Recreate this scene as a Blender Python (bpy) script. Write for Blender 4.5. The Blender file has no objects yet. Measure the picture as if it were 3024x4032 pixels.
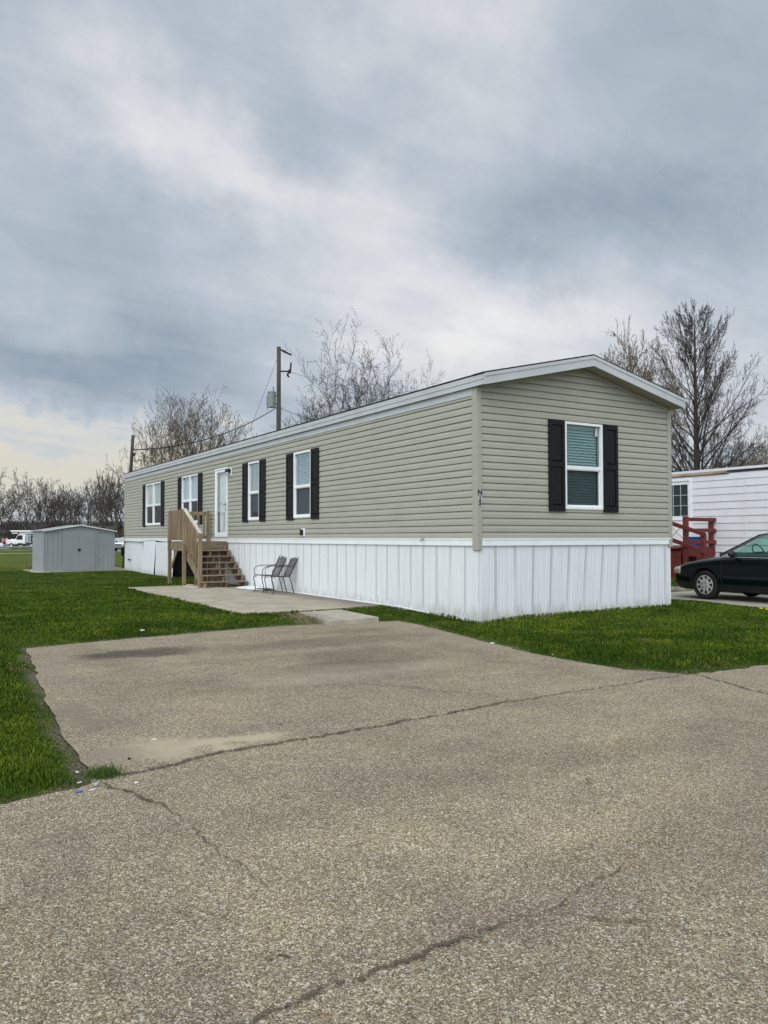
import bpy, math, random
import numpy as np
from mathutils import Vector, Matrix
random.seed(7); RNG=np.random.default_rng(11)
R=math.radians
scene=bpy.context.scene
COL=scene.collection
CAM=np.array([-7.997,-10.315,1.4045]); YAW,PITCH,ROLL=0.5438,0.0315,-0.0014

# ------------------------------------------------------------------ materials
def newmat(name):
    m=bpy.data.materials.new(name); m.use_nodes=True
    nt=m.node_tree; nt.nodes.clear()
    return m,nt
class N:
    """tiny node helper"""
    def __init__(s,nt): s.nt=nt
    def n(s,t,**k):
        nd=s.nt.nodes.new(t)
        for a,b in k.items():
            if a.startswith('i_'):
                key=a[2:]; key=int(key) if key.isdigit() else key.replace('_',' ')
                s.set(nd.inputs[key],b)
            else: setattr(nd,a,b)
        return nd
    def set(s,inp,v):
        if hasattr(v,'is_output') or isinstance(v,bpy.types.NodeSocket): s.nt.links.new(v,inp)
        else:
            try: inp.default_value=v
            except Exception: inp.default_value=(*v,1.0)
    def math(s,op,a,b=0.0,clamp=False):
        nd=s.nt.nodes.new('ShaderNodeMath'); nd.operation=op; nd.use_clamp=clamp
        s.set(nd.inputs[0],a); s.set(nd.inputs[1],b); return nd.outputs[0]
    def vm(s,op,a,b=(0,0,0),out=0):
        nd=s.nt.nodes.new('ShaderNodeVectorMath'); nd.operation=op
        s.set(nd.inputs[0],a); s.set(nd.inputs[1],b); return nd.outputs['Value' if out else 'Vector']
    def mix(s,f,a,b,bt='MIX'):
        nd=s.nt.nodes.new('ShaderNodeMix'); nd.data_type='RGBA'; nd.blend_type=bt
        s.set(nd.inputs[0],f)
        for i,v in ((6,a),(7,b)):
            if isinstance(v,bpy.types.NodeSocket): s.nt.links.new(v,nd.inputs[i])
            else: nd.inputs[i].default_value=(*v[:3],1.0)
        return nd.outputs[2]
    def ramp(s,f,stops):
        nd=s.nt.nodes.new('ShaderNodeValToRGB'); s.set(nd.inputs[0],f)
        cr=nd.color_ramp
        while len(cr.elements)<len(stops): cr.elements.new(0.5)
        for e,(p,c) in zip(cr.elements,stops):
            e.position=p; e.color=(c,c,c,1) if isinstance(c,(int,float)) else (*c[:3],1)
        return nd.outputs[0]
    def noise(s,vec,scale,detail=4,rough=.55,dist=0,out=0):
        nd=s.nt.nodes.new('ShaderNodeTexNoise'); s.set(nd.inputs['Vector'],vec)
        nd.inputs['Scale'].default_value=scale; nd.inputs['Detail'].default_value=detail
        nd.inputs['Roughness'].default_value=rough; nd.inputs['Distortion'].default_value=dist
        return nd.outputs[out]
    def mapr(s,v,a,b,c=0.,d=1.):
        nd=s.nt.nodes.new('ShaderNodeMapRange'); nd.interpolation_type='SMOOTHSTEP'
        s.set(nd.inputs[0],v)
        for i,q in ((1,a),(2,b),(3,c),(4,d)): nd.inputs[i].default_value=q
        return nd.outputs[0]
    def scalev(s,vec,sc):
        nd=s.nt.nodes.new('ShaderNodeMapping'); s.set(nd.inputs[0],vec); nd.inputs['Scale'].default_value=sc
        return nd.outputs[0]
    def finish(s,color,rough=.6,metal=0.,bump=None,bstr=.3,bdist=.01,spec=.4,coat=0,trans=0):
        b=s.nt.nodes.new('ShaderNodeBsdfPrincipled'); o=s.nt.nodes.new('ShaderNodeOutputMaterial')
        s.set(b.inputs['Base Color'],color); s.set(b.inputs['Roughness'],rough); s.set(b.inputs['Metallic'],metal)
        b.inputs['Specular IOR Level'].default_value=spec
        b.inputs['Coat Weight'].default_value=coat; b.inputs['Coat Roughness'].default_value=.04
        if bump is not None:
            bn=s.nt.nodes.new('ShaderNodeBump'); bn.inputs['Strength'].default_value=bstr; bn.inputs['Distance'].default_value=bdist
            s.set(bn.inputs['Height'],bump); s.nt.links.new(bn.outputs[0],b.inputs['Normal'])
        s.nt.links.new(b.outputs[0],o.inputs[0])
        return b
def simple(name,col,rough=.6,var=.12,scale=6,stretch=(1,1,1),metal=0,bstr=.15,bdist=.004,dirt=None,dirts=2,spec=.4,coat=0):
    m,nt=newmat(name); h=N(nt)
    tc=h.n('ShaderNodeTexCoord').outputs['Object']
    v=h.scalev(tc,stretch)
    nz=h.noise(v,scale,6)
    lo=tuple(c*(1-var) for c in col); hi=tuple(min(1,c*(1+var)) for c in col)
    c=h.mix(h.mapr(nz,.3,.7),lo,hi)
    if dirt is not None:
        d=h.mapr(h.noise(tc,dirts,8,.65),.5,.72)
        c=h.mix(h.math('MULTIPLY',d,.6),c,dirt)
    h.finish(c,rough,metal,nz,bstr,bdist,spec,coat)
    return m
M={}
M['siding']=simple('vinyl_siding_sage',(.348,.343,.282),.5,.04,1.5,(1,1,6),dirt=(.315,.305,.245),dirts=.7)
M['soffit']=simple('soffit_sage',(.33,.32,.255),.6,.05,3)
M['trimw']=simple('white_trim',(.47,.49,.50),.45,.05,2,dirt=(.39,.40,.40),dirts=1.2)
M['frame']=simple('white_vinyl_frame',(.78,.80,.80),.35,.03,3)
M['shingle']=simple('dark_shingle',(.05,.047,.045),.9,.5,30,bstr=.6)
M['black']=simple('black_shutter',(.009,.008,.0095),.6,.2,40,bstr=.1,bdist=.001,spec=.22)
M['blk']=simple('black_plastic',(.012,.012,.013),.4,.2,20)
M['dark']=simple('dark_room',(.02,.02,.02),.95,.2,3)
M['conc']=simple('concrete_slab',(.36,.33,.265),.9,.16,5,dirt=(.19,.175,.15),dirts=1.1,bstr=.3)
M['wood']=simple('deck_lumber',(.25,.185,.115),.75,.3,9,(1,1,.12),dirt=(.14,.11,.075),dirts=3)
M['woodh']=simple('deck_board',(.215,.165,.108),.75,.3,9,(.15,1,1),dirt=(.12,.10,.075),dirts=3)
M['woodp']=simple('pale_rail_wood',(.50,.45,.37),.7,.2,12,(1,.15,1))
M['pole']=simple('weathered_pole',(.060,.051,.042),.9,.35,14,(1,1,.06),bstr=.5)
M['iron']=simple('black_iron',(.045,.045,.048),.5,.5,30,metal=.3,dirt=(.11,.04,.03),dirts=12)
M['ironm']=simple('iron_mesh_reflect_grey',(.12,.12,.12),.55,.3,30)  # mesh paler than the frame: reflections and see-through look put in the colour
M['redseat']=simple('faded_red_seat_rim',(.13,.03,.035),.6,.3,14)
M['galv']=simple('galvanised_steel',(.36,.38,.39),.5,.12,10,metal=.5)
M['shed']=simple('grey_shed_metal',(.262,.285,.292),.5,.05,1.3,metal=.0,dirt=(.22,.24,.24),dirts=1.5,bstr=.05)
M['shedtrim']=simple('pale_shed_trim',(.66,.67,.66),.5,.08,5)
M['white2']=simple('neighbour_white_siding',(.66,.67,.69),.5,.04,2,dirt=(.6,.6,.57),dirts=.9)
M['rotten']=simple('weathered_board',(.36,.27,.19),.85,.35,7,(1,.2,1),dirt=(.10,.06,.04),dirts=5)
M['red']=simple('red_painted_wood',(.135,.022,.016),.6,.25,5,dirt=(.08,.018,.015),dirts=3)
M['blue']=simple('blue_plastic',(.02,.11,.36),.4,.08,6)
M['paint']=simple('dark_green_car_paint',(.0012,.0042,.0040),.14,.1,4,bstr=0,spec=.38,coat=.0)
M['tyre']=simple('tyre_rubber',(.012,.012,.012),.85,.2,30)
M['hub']=simple('silver_wheel_cover',(.42,.42,.41),.4,.12,20,metal=.25)
M['chrome']=simple('chrome_strip',(.7,.7,.7),.2,.05,10,metal=.9)
M['cream']=simple('aged_headlight_lens',(.62,.60,.47),.2,.1,8,coat=.5)
M['amber']=simple('amber_lens',(.55,.28,.17),.3,.1,10)
M['inter']=simple('car_interior',(.035,.045,.04),.8,.2,10)
M['whpaint']=simple('white_truck_paint',(.72,.73,.74),.3,.05,3,coat=.3)
M['redpl']=simple('red_reel',(.33,.025,.035),.5,.2,6)
M['orange']=simple('orange_plastic',(.6,.12,.03),.5,.1,6)
M['far_roof']=simple('far_roof',(.06,.055,.055),.9,.2,1)
M['far_wall']=simple('far_wall_grey',(.17,.165,.16),.8,.2,1)
M['brown_wall']=simple('far_wall_brown',(.13,.09,.065),.8,.2,1)
M['bark']=simple('dark_bark',(.055,.047,.04),.9,.3,9,(1,1,.2),bstr=.6,bdist=.02)
M['barkl']=simple('grey_bark',(.10,.088,.075),.9,.3,9,(1,1,.2))
M['barkf']=simple('far_bark',(.068,.058,.050),.9,.3,3)
M['twigy']=simple('budding_twig',(.13,.105,.07),.9,.3,5)
M['bud']=simple('spring_bud',(.15,.11,.06),.8,.4,5)
M['brush']=simple('bare_brush',(.085,.07,.052),.95,.5,2)
M['plast']=simple('white_plastic_scrap',(.8,.81,.82),.4,.03,8)
M['bluebit']=simple('blue_litter',(.05,.14,.42),.5,.1,8)
M['yellow']=simple('dandelion_petals',(.7,.5,.02),.8,.1,30)
M['stem']=simple('weed_leaf',(.05,.10,.02),.8,.2,20)
M['drystem']=simple('dry_stem',(.09,.065,.04),.9,.3,20)
M['pebble']=simple('pebble',(.33,.33,.32),.9,.3,40)
M['crack']=simple('crack_dirt',(.085,.068,.05),.98,.45,25,bstr=.5)
M['wire']=simple('cable_black',(.02,.02,.022),.6,.1,3)
M['kerb']=simple('mossy_kerb',(.27,.245,.19),.95,.3,6,dirt=(.10,.11,.05),dirts=4,bstr=.5)

def glass_mat(name,tint,refl=.06,film=0.,filmc=(.5,.5,.5)):
    m,nt=newmat(name); h=N(nt)
    t=h.n('ShaderNodeBsdfTransparent'); t.inputs[0].default_value=(*tint,1)
    g=h.n('ShaderNodeBsdfGlossy'); g.inputs['Roughness'].default_value=.02; g.inputs[0].default_value=(.95,.95,.95,1)
    ge=h.n('ShaderNodeNewGeometry'); cs=h.math('ABSOLUTE',h.vm('DOT_PRODUCT',ge.outputs['Incoming'],ge.outputs['Normal'],1))
    f=h.math('ADD',h.math('MULTIPLY',h.math('POWER',h.math('SUBTRACT',1.0,cs),4.0),.85),.045+refl,True)
    mx=h.n('ShaderNodeMixShader'); nt.links.new(f,mx.inputs[0]); nt.links.new(t.outputs[0],mx.inputs[1]); nt.links.new(g.outputs[0],mx.inputs[2])
    out=mx.outputs[0]
    if film>0:
        d=h.n('ShaderNodeBsdfDiffuse'); d.inputs[0].default_value=(*filmc,1)
        m2=h.n('ShaderNodeMixShader'); m2.inputs[0].default_value=film
        nt.links.new(out,m2.inputs[1]); nt.links.new(d.outputs[0],m2.inputs[2]); out=m2.outputs[0]
    o=h.n('ShaderNodeOutputMaterial'); nt.links.new(out,o.inputs[0]); return m
M['glass_teal']=glass_mat('window_glass_teal',(.68,.775,.775),-.01)
M['glass']=glass_mat('window_glass',(.78,.85,.88),.08)
M['glass_car']=glass_mat('car_glass',(.72,.90,.84),-.025)
M['glass_clear']=glass_mat('storm_door_glass',(.93,.96,.95),.0)
def screen_mat():
    m,nt=newmat('insect_screen'); h=N(nt)
    t=h.n('ShaderNodeBsdfTransparent'); d=h.n('ShaderNodeBsdfDiffuse'); d.inputs[0].default_value=(.012,.014,.015,1)
    mx=h.n('ShaderNodeMixShader'); mx.inputs[0].default_value=.50; nt.links.new(t.outputs[0],mx.inputs[1]); nt.links.new(d.outputs[0],mx.inputs[2])
    o=h.n('ShaderNodeOutputMaterial'); nt.links.new(mx.outputs[0],o.inputs[0]); return m
M['screen']=screen_mat()
M['blind']=simple('blind_slat',(.88,.89,.88),.5,.03,3)

def curtain_mat(name,dark):
    m,nt=newmat(name); h=N(nt)
    tc=h.n('ShaderNodeTexCoord').outputs['Object']
    w=h.n('ShaderNodeTexWave'); w.wave_type='RINGS'; w.rings_direction='SPHERICAL'
    v=h.vm('ADD',tc,h.vm('SCALE',h.noise(tc,2.2,2,.5,out=1),(0,0,0)))
    nd=v.node; 
    n2=h.noise(tc,2.6,1.2,.5,1.5)
    s=h.math('ABSOLUTE',h.math('SUBTRACT',h.math('FRACT',h.math('MULTIPLY',n2,7.0)),.5))
    if dark: c=h.mix(h.mapr(s,.04,.13),(.06,.065,.07),h.mix(h.noise(tc,4),(.42,.42,.42),(.6,.62,.62)))
    else: c=h.mix(h.mapr(h.noise(tc,7,5,.7,2.5),.4,.65),(.20,.27,.26),(.50,.56,.54))
    h.finish(c,.7); return m
M['curt1']=curtain_mat('swirl_print_curtain',True); M['curt2']=curtain_mat('marbled_film',False)

# perforated vent strip of the skirting
def vent_mat():
    m,nt=newmat('vented_strip'); h=N(nt)
    tc=h.n('ShaderNodeTexCoord').outputs['Object']
    vo=h.n('ShaderNodeTexVoronoi'); vo.inputs['Scale'].default_value=85; vo.inputs['Randomness'].default_value=.2; nt.links.new(tc,vo.inputs['Vector'])
    c=h.mix(h.mapr(vo.outputs['Distance'],.30,.55),(.40,.41,.415),(.66,.68,.69))
    h.finish(c,.5,bump=vo.outputs['Distance'],bstr=.3); return m
M['vent']=vent_mat()
def skirt_mat():
    m,nt=newmat('white_skirting'); h=N(nt)
    tc=h.n('ShaderNodeTexCoord').outputs['Object']
    sep=h.n('ShaderNodeSeparateXYZ'); nt.links.new(tc,sep.inputs[0])
    streak=h.noise(h.scalev(tc,(9,9,.7)),1.6,6,.6)
    c=h.mix(h.mapr(streak,.35,.75),(.71,.73,.74),(.65,.67,.68))
    # splashed mud and algae near the ground: a stain of its own
    st=h.math('ADD',sep.outputs[2],h.math('MULTIPLY',h.noise(h.scalev(tc,(5,5,1)),2.0,7,.7),-.62))
    c=h.mix(h.math('MULTIPLY',h.mapr(st,.0,-.26),.65),c,(.36,.36,.30))
    h.finish(c,.45,bump=streak,bstr=.05); return m
M['skirt']=skirt_mat()

# ------------------------------------------------------------------ mesh builder
OFF={}
class MB:
    def __init__(s,T=None): s.v=[];s.f=[];s.mi=[];s.T=T
    def P(s,p):
        if s.T: p=s.T(*p)
        s.v.append((p[0],p[1],p[2])); return len(s.v)-1
    def face(s,pts,mi=0):
        s.f.append([s.P(p) for p in pts]); s.mi.append(mi)
    def box(s,a,b,mi=0):
        x0,y0,z0=[min(a[i],b[i]) for i in range(3)]; x1,y1,z1=[max(a[i],b[i]) for i in range(3)]
        c=[s.P(p) for p in ((x0,y0,z0),(x1,y0,z0),(x1,y1,z0),(x0,y1,z0),(x0,y0,z1),(x1,y0,z1),(x1,y1,z1),(x0,y1,z1))]
        for q in ((0,3,2,1),(4,5,6,7),(0,1,5,4),(1,2,6,5),(2,3,7,6),(3,0,4,7)):
            s.f.append([c[i] for i in q]); s.mi.append(mi)
    def beam(s,a,b,w,h,up=(0,0,1),mi=0):
        a=Vector(a);b=Vector(b);d=(b-a).normalized();u=Vector(up)
        r=d.cross(u); r=r.normalized() if r.length>1e-5 else Vector((1,0,0)); u=r.cross(d).normalized()
        c=[]
        for e in (a,b):
            for i,j in ((-1,-1),(1,-1),(1,1),(-1,1)): c.append(s.P(tuple(e+r*i*w/2+u*j*h/2)))
        for q in ((0,1,2,3),(7,6,5,4),(0,4,5,1),(1,5,6,2),(2,6,7,3),(3,7,4,0)):
            s.f.append([c[i] for i in q]); s.mi.append(mi)
    def tube(s,pts,rad,n=8,mi=0,cap=True):
        pts=[Vector(p) for p in pts]; k=len(pts)
        if not hasattr(rad,'__len__'): rad=[rad]*k
        ref=None; rings=[]
        for i,p in enumerate(pts):
            d=(pts[min(i+1,k-1)]-pts[max(i-1,0)]).normalized()
            if ref is None:
                ref=d.cross(Vector((0,0,1)));
                if ref.length<.05: ref=d.cross(Vector((1,0,0)))
            ref=(ref-d*ref.dot(d)).normalized(); bn=d.cross(ref)
            rings.append([s.P(tuple(p+(ref*math.cos(2*math.pi*j/n)+bn*math.sin(2*math.pi*j/n))*rad[i])) for j in range(n)])
        for a,b in zip(rings,rings[1:]):
            for j in range(n):
                s.f.append([a[j],a[(j+1)%n],b[(j+1)%n],b[j]]); s.mi.append(mi)
        if cap:
            s.f.append(rings[0][::-1]); s.mi.append(mi); s.f.append(rings[-1]); s.mi.append(mi)
    def prism(s,poly,fn0,fn1,mi=0):
        """poly list of 2d points; fn maps (a,b)->3d for the two caps"""
        a=[s.P(fn0(*p)) for p in poly]; b=[s.P(fn1(*p)) for p in poly]; n=len(poly)
        s.f.append(a[::-1]);s.mi.append(mi);s.f.append(b);s.mi.append(mi)
        for i in range(n):
            s.f.append([a[i],a[(i+1)%n],b[(i+1)%n],b[i]]); s.mi.append(mi)
    def sphere(s,c,r,nu=12,nv=8,mi=0,sc=(1,1,1)):
        rows=[]
        for i in range(nv+1):
            th=math.pi*i/nv
            rows.append([s.P((c[0]+sc[0]*r*math.sin(th)*math.cos(2*math.pi*j/nu),c[1]+sc[1]*r*math.sin(th)*math.sin(2*math.pi*j/nu),c[2]+sc[2]*r*math.cos(th))) for j in range(nu)])
        for a,b in zip(rows,rows[1:]):
            for j in range(nu): s.f.append([a[j],b[j],b[(j+1)%nu],a[(j+1)%nu]]); s.mi.append(mi)
    def build(s,name,mats,parent=None,smooth=False,bevel=0,fixn=True,weld=False,solid=0):
        off=OFF.get(parent.name,(0,0,0)) if parent else (0,0,0)
        v=np.array(s.v,dtype=float).reshape(-1,3)-np.array(off)
        me=bpy.data.meshes.new(name); me.from_pydata(v.tolist(),[],s.f)
        if not isinstance(mats,(list,tuple)): mats=[mats]
        for m in mats: me.materials.append(m)
        me.polygons.foreach_set('material_index',s.mi)
        if smooth: me.polygons.foreach_set('use_smooth',[True]*len(me.polygons))
        if fixn or weld:
            import bmesh
            bm=bmesh.new(); bm.from_mesh(me)
            if weld: bmesh.ops.remove_doubles(bm,verts=bm.verts,dist=1e-4)
            if fixn: bmesh.ops.recalc_face_normals(bm,faces=bm.faces)
            bm.to_mesh(me); bm.free()
        me.update()
        o=bpy.data.objects.new(name,me); COL.objects.link(o)
        if parent: o.parent=parent; OFF[o.name]=off
        if bevel:
            b=o.modifiers.new('bevel','BEVEL'); b.width=bevel; b.segments=2; b.limit_method='ANGLE'; b.angle_limit=R(40)
        if solid:
            b=o.modifiers.new('solid','SOLIDIFY'); b.thickness=solid; b.offset=0
        return o
def tag(o,label,cat,group=None,kind=None):
    if label: o['label']=label
    if cat: o['category']=cat
    if group: o['group']=group
    if kind: o['kind']=kind
    return o
def thing(name,label,cat,loc=(0,0,0),rz=0,group=None):
    o=bpy.data.objects.new(name,None); COL.objects.link(o); o.location=loc; o.rotation_euler=(0,0,rz)
    o.empty_display_size=.3
    OFF[o.name]=tuple(loc) if rz==0 else (0,0,0)
    return tag(o,label,cat,group)
def localthing(*a,**k):
    o=thing(*a,**k); OFF[o.name]=(0,0,0); return o
def npmesh(name,v,f,mat,parent=None,smooth=False,midx=None):
    """v (n,3) array, f (m,k) index array, all faces with k corners"""
    off=OFF.get(parent.name,(0,0,0)) if parent else (0,0,0)
    v=np.asarray(v,dtype=np.float32)-np.array(off,dtype=np.float32); f=np.asarray(f,dtype=np.int32)
    me=bpy.data.meshes.new(name); me.vertices.add(len(v)); me.vertices.foreach_set('co',v.ravel())
    me.loops.add(f.size); me.loops.foreach_set('vertex_index',f.ravel())
    me.polygons.add(len(f)); me.polygons.foreach_set('loop_start',np.arange(0,f.size,f.shape[1],dtype=np.int32))
    me.polygons.foreach_set('loop_total',np.full(len(f),f.shape[1],dtype=np.int32))
    for m in (mat if isinstance(mat,(list,tuple)) else [mat]): me.materials.append(m)
    if midx is not None: me.polygons.foreach_set('material_index',np.asarray(midx,dtype=np.int32))
    if smooth: me.polygons.foreach_set('use_smooth',np.ones(len(f),dtype=bool))
    me.update(calc_edges=True); me.validate()
    o=bpy.data.objects.new(name,me); COL.objects.link(o)
    if parent: o.parent=parent; OFF[o.name]=off
    return o

# ------------------------------------------------------------------ ground, road
def jag(pts,step=.12,amp=.03,closed=True,seed=1):
    rg=random.Random(seed); out=[]; n=len(pts)
    for i in range(n if closed else n-1):
        a=np.array(pts[i]);b=np.array(pts[(i+1)%n]);L=np.linalg.norm(b-a);k=max(1,int(L/step))
        if L>8: k=max(1,int(L/.5))
        for j in range(k): out.append(tuple(a+(b-a)*j/k+np.array([rg.gauss(0,amp),rg.gauss(0,amp)])))
    if not closed: out.append(tuple(pts[-1]))
    return out
DRIVE=[(-7.02,-5.62),(-6.94,-3.8),(-6.85,-2.6),(-6.70,-.69),(-6.58,.84),(-5.6,1.06),(-4.1,1.32),(-2.79,1.5),(-1.48,1.38),(-.80,1.17),(-.80,.58),(-.97,-.43),(-1.21,-1.66),(-1.40,-2.81),(-1.42,-3.74),(-1.38,-4.3),(-1.12,-4.72),(-.9,-5.3)]
dj=jag(DRIVE,.16,.012,seed=3)
ROADN=[(-45,-6.6),(-20,-6.1),(-11,-5.82),(-7.5,-5.62),(-6.99,-5.50),(-5.4,-5.25),(-3.7,-5.03),(-1.9,-4.9),(-1.0,-4.89),(.17,-4.92),(3,-4.9),(12,-4.85),(45,-4.6)]
rj=jag(ROADN,.1,.02,closed=False,seed=5)
ROAD=[(-45,-13.2)]+rj+[(45,-13.2)]
def inpoly(px,py,poly):
    poly=np.array(poly); ins=np.zeros(px.shape,bool); n=len(poly)
    for i in range(n):
        x0,y0=poly[i];x1,y1=poly[(i+1)%n]
        if y0==y1: continue
        c=((y0>py)!=(y1>py))&(px<(x1-x0)*(py-y0)/(y1-y0)+x0); ins^=c
    return ins
def distpoly(px,py,poly):
    poly=np.array(poly); d=np.full(px.shape,1e9); n=len(poly)
    for i in range(n):
        a=poly[i];b=poly[(i+1)%n]-a;L=b@b
        if L<1e-12: continue
        t=np.clip(((px-a[0])*b[0]+(py-a[1])*b[1])/L,0,1)
        d=np.minimum(d,np.hypot(px-a[0]-t*b[0],py-a[1]-t*b[1]))
    return d
PAD=[(6.1,-4.9),(6.05,-1.1),(6.25,.4),(6.2,2.95),(9.3,3.1),(9.45,-4.9)]
DRIVES=[tuple(p) for p in DRIVE]
def sm(x,a,b):
    t=np.clip((x-a)/(b-a),0,1); return t*t*(3-2*t)
def gz(x,y,detail=True):
    x=np.asarray(x,float);y=np.asarray(y,float)
    d=np.hypot(x-CAM[0],y-CAM[1])
    h=.05+.055*sm(x,.3,3.2)*sm(y,-4.5,-.5)+.13*sm(x,9.2,10.4)
    h=h-.03*sm(-np.abs(x+.3),-1.0,-.3)*sm(-y,-1.,.2)*sm(y,-3,-.5)
    h=h+.03*sm(y,1.5,3.)*sm(y,-14,-11)
    h=h+np.interp(d,[0,38,100,150,200,900],[0,0,-.65,-.80,-.85,-1.0])
    near=(d<45)
    da=np.full(x.shape,9.)
    if near.any():
        xs,ys=x[near],y[near]
        q=np.minimum(distpoly(xs,ys,DRIVES),distpoly(xs,ys,[(-45,-13.2)]+ROADN+[(45,-13.2)]))
        ii=inpoly(xs,ys,DRIVES)|inpoly(xs,ys,[(-45,-13.2)]+ROADN+[(45,-13.2)])
        q=np.where(ii,-q,q); da[near]=q
        p2=inpoly(xs,ys,PAD); dp=distpoly(xs,ys,PAD); hh=h[near]
        hh=np.where(p2,.0,np.minimum(hh,.03+dp*.15)) if True else hh
        h[near]=hh
    f=sm(da,-.02,.45)
    h=h*f+(-.015)*(1-f)-.03*sm(-da,.0,.3)
    if detail: h=h+.012*np.sin(x*1.7+np.sin(y*1.1))*np.sin(y*1.3+1.2*np.sin(x*.7))*sm(da,0,.6)
    return h
def axis(segs):
    out=[]
    for a,b,s in segs: out+=list(np.arange(a,b,s))
    out.append(segs[-1][1]); return np.array(out)
X=axis([(-900,-150,50),(-150,-40,8),(-40,-16,1.5),(-16,13,.22),(13,40,1.5),(40,160,8),(160,900,50)])
Y=axis([(-700,-120,50),(-120,-30,8),(-30,-14,1.5),(-14,-7,.6),(-7,6,.22),(6,28,.4),(28,60,1.5),(60,240,6),(240,1200,60)])
gx,gy=np.meshgrid(X,Y); gzv=gz(gx,gy)
nx=len(X);ny=len(Y)
idx=np.arange(nx*ny).reshape(ny,nx)
F=np.stack([idx[:-1,:-1],idx[:-1,1:],idx[1:,1:],idx[1:,:-1]],-1).reshape(-1,4)

def grass_color(h,tc,blade=False):
    big=h.noise(tc,.55,4,.6); mid=h.noise(tc,2.3,5,.65); fine=h.noise(tc,38,3,.6)
    sep=h.n('ShaderNodeSeparateXYZ'); h.nt.links.new(tc,sep.inputs[0])
    k=1.0 if blade else .72
    dk=(.034*k,.068*k,.006*k); md=(.066*k,.112*k,.010*k); lt=(.155*k,.190*k,.020*k); dry=(.20*k,.165*k,.07*k)
    c=h.mix(h.mapr(big,.38,.6),dk,md)
    c=h.mix(h.math('MULTIPLY',h.mapr(mid,.50,.72),.6),c,lt)
    c=h.mix(h.math('MULTIPLY',h.mapr(h.noise(tc,1.25,6,.7),.57,.72),.6),c,dry)
    # the field beyond the fence: mown, drier and yellower
    far=h.mapr(h.math('ADD',sep.outputs[1],h.math('MULTIPLY',sep.outputs[0],-.30)),24.8,26.2)
    fld=h.mix(h.mapr(h.noise(h.scalev(tc,(.25,1,1)),.35,4,.6),.35,.65),(.080,.112,.012),(.122,.148,.020))
    c=h.mix(far,c,fld)
    return c,fine
def ground_mat():
    m,nt=newmat('lawn_ground'); h=N(nt)
    tc=h.n('ShaderNodeTexCoord').outputs['Object']
    c,fine=grass_color(h,tc)
    at=h.n('ShaderNodeAttribute',attribute_name='edge')
    soil=h.mix(h.noise(tc,14,5,.7),(.10,.08,.053),(.23,.195,.135))
    e=h.math('ADD',at.outputs['Fac'],h.math('MULTIPLY',h.math('SUBTRACT',h.noise(tc,5,5,.7),.5),.9))
    c=h.mix(h.mapr(e,.35,.75),c,soil)
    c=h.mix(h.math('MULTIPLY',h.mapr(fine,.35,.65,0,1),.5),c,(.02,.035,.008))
    h.finish(c,.95,bump=fine,bstr=.9,bdist=.04,spec=.1); return m
M['lawn']=ground_mat()
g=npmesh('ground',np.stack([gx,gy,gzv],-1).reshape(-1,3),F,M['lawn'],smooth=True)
tag(g,None,None,kind='structure')
gd=np.full(gx.size,9.); fx=gx.ravel();fy=gy.ravel(); nr=np.hypot(fx+8,fy+10)<45
gd[nr]=np.minimum(np.minimum(distpoly(fx[nr],fy[nr],DRIVES),distpoly(fx[nr],fy[nr],[(-45,-13.2)]+ROADN+[(45,-13.2)])),distpoly(fx[nr],fy[nr],PAD))
att=g.data.attributes.new('edge','FLOAT','POINT'); att.data.foreach_set('value',(1-sm(gd,.0,.24)).astype(np.float32))

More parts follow.
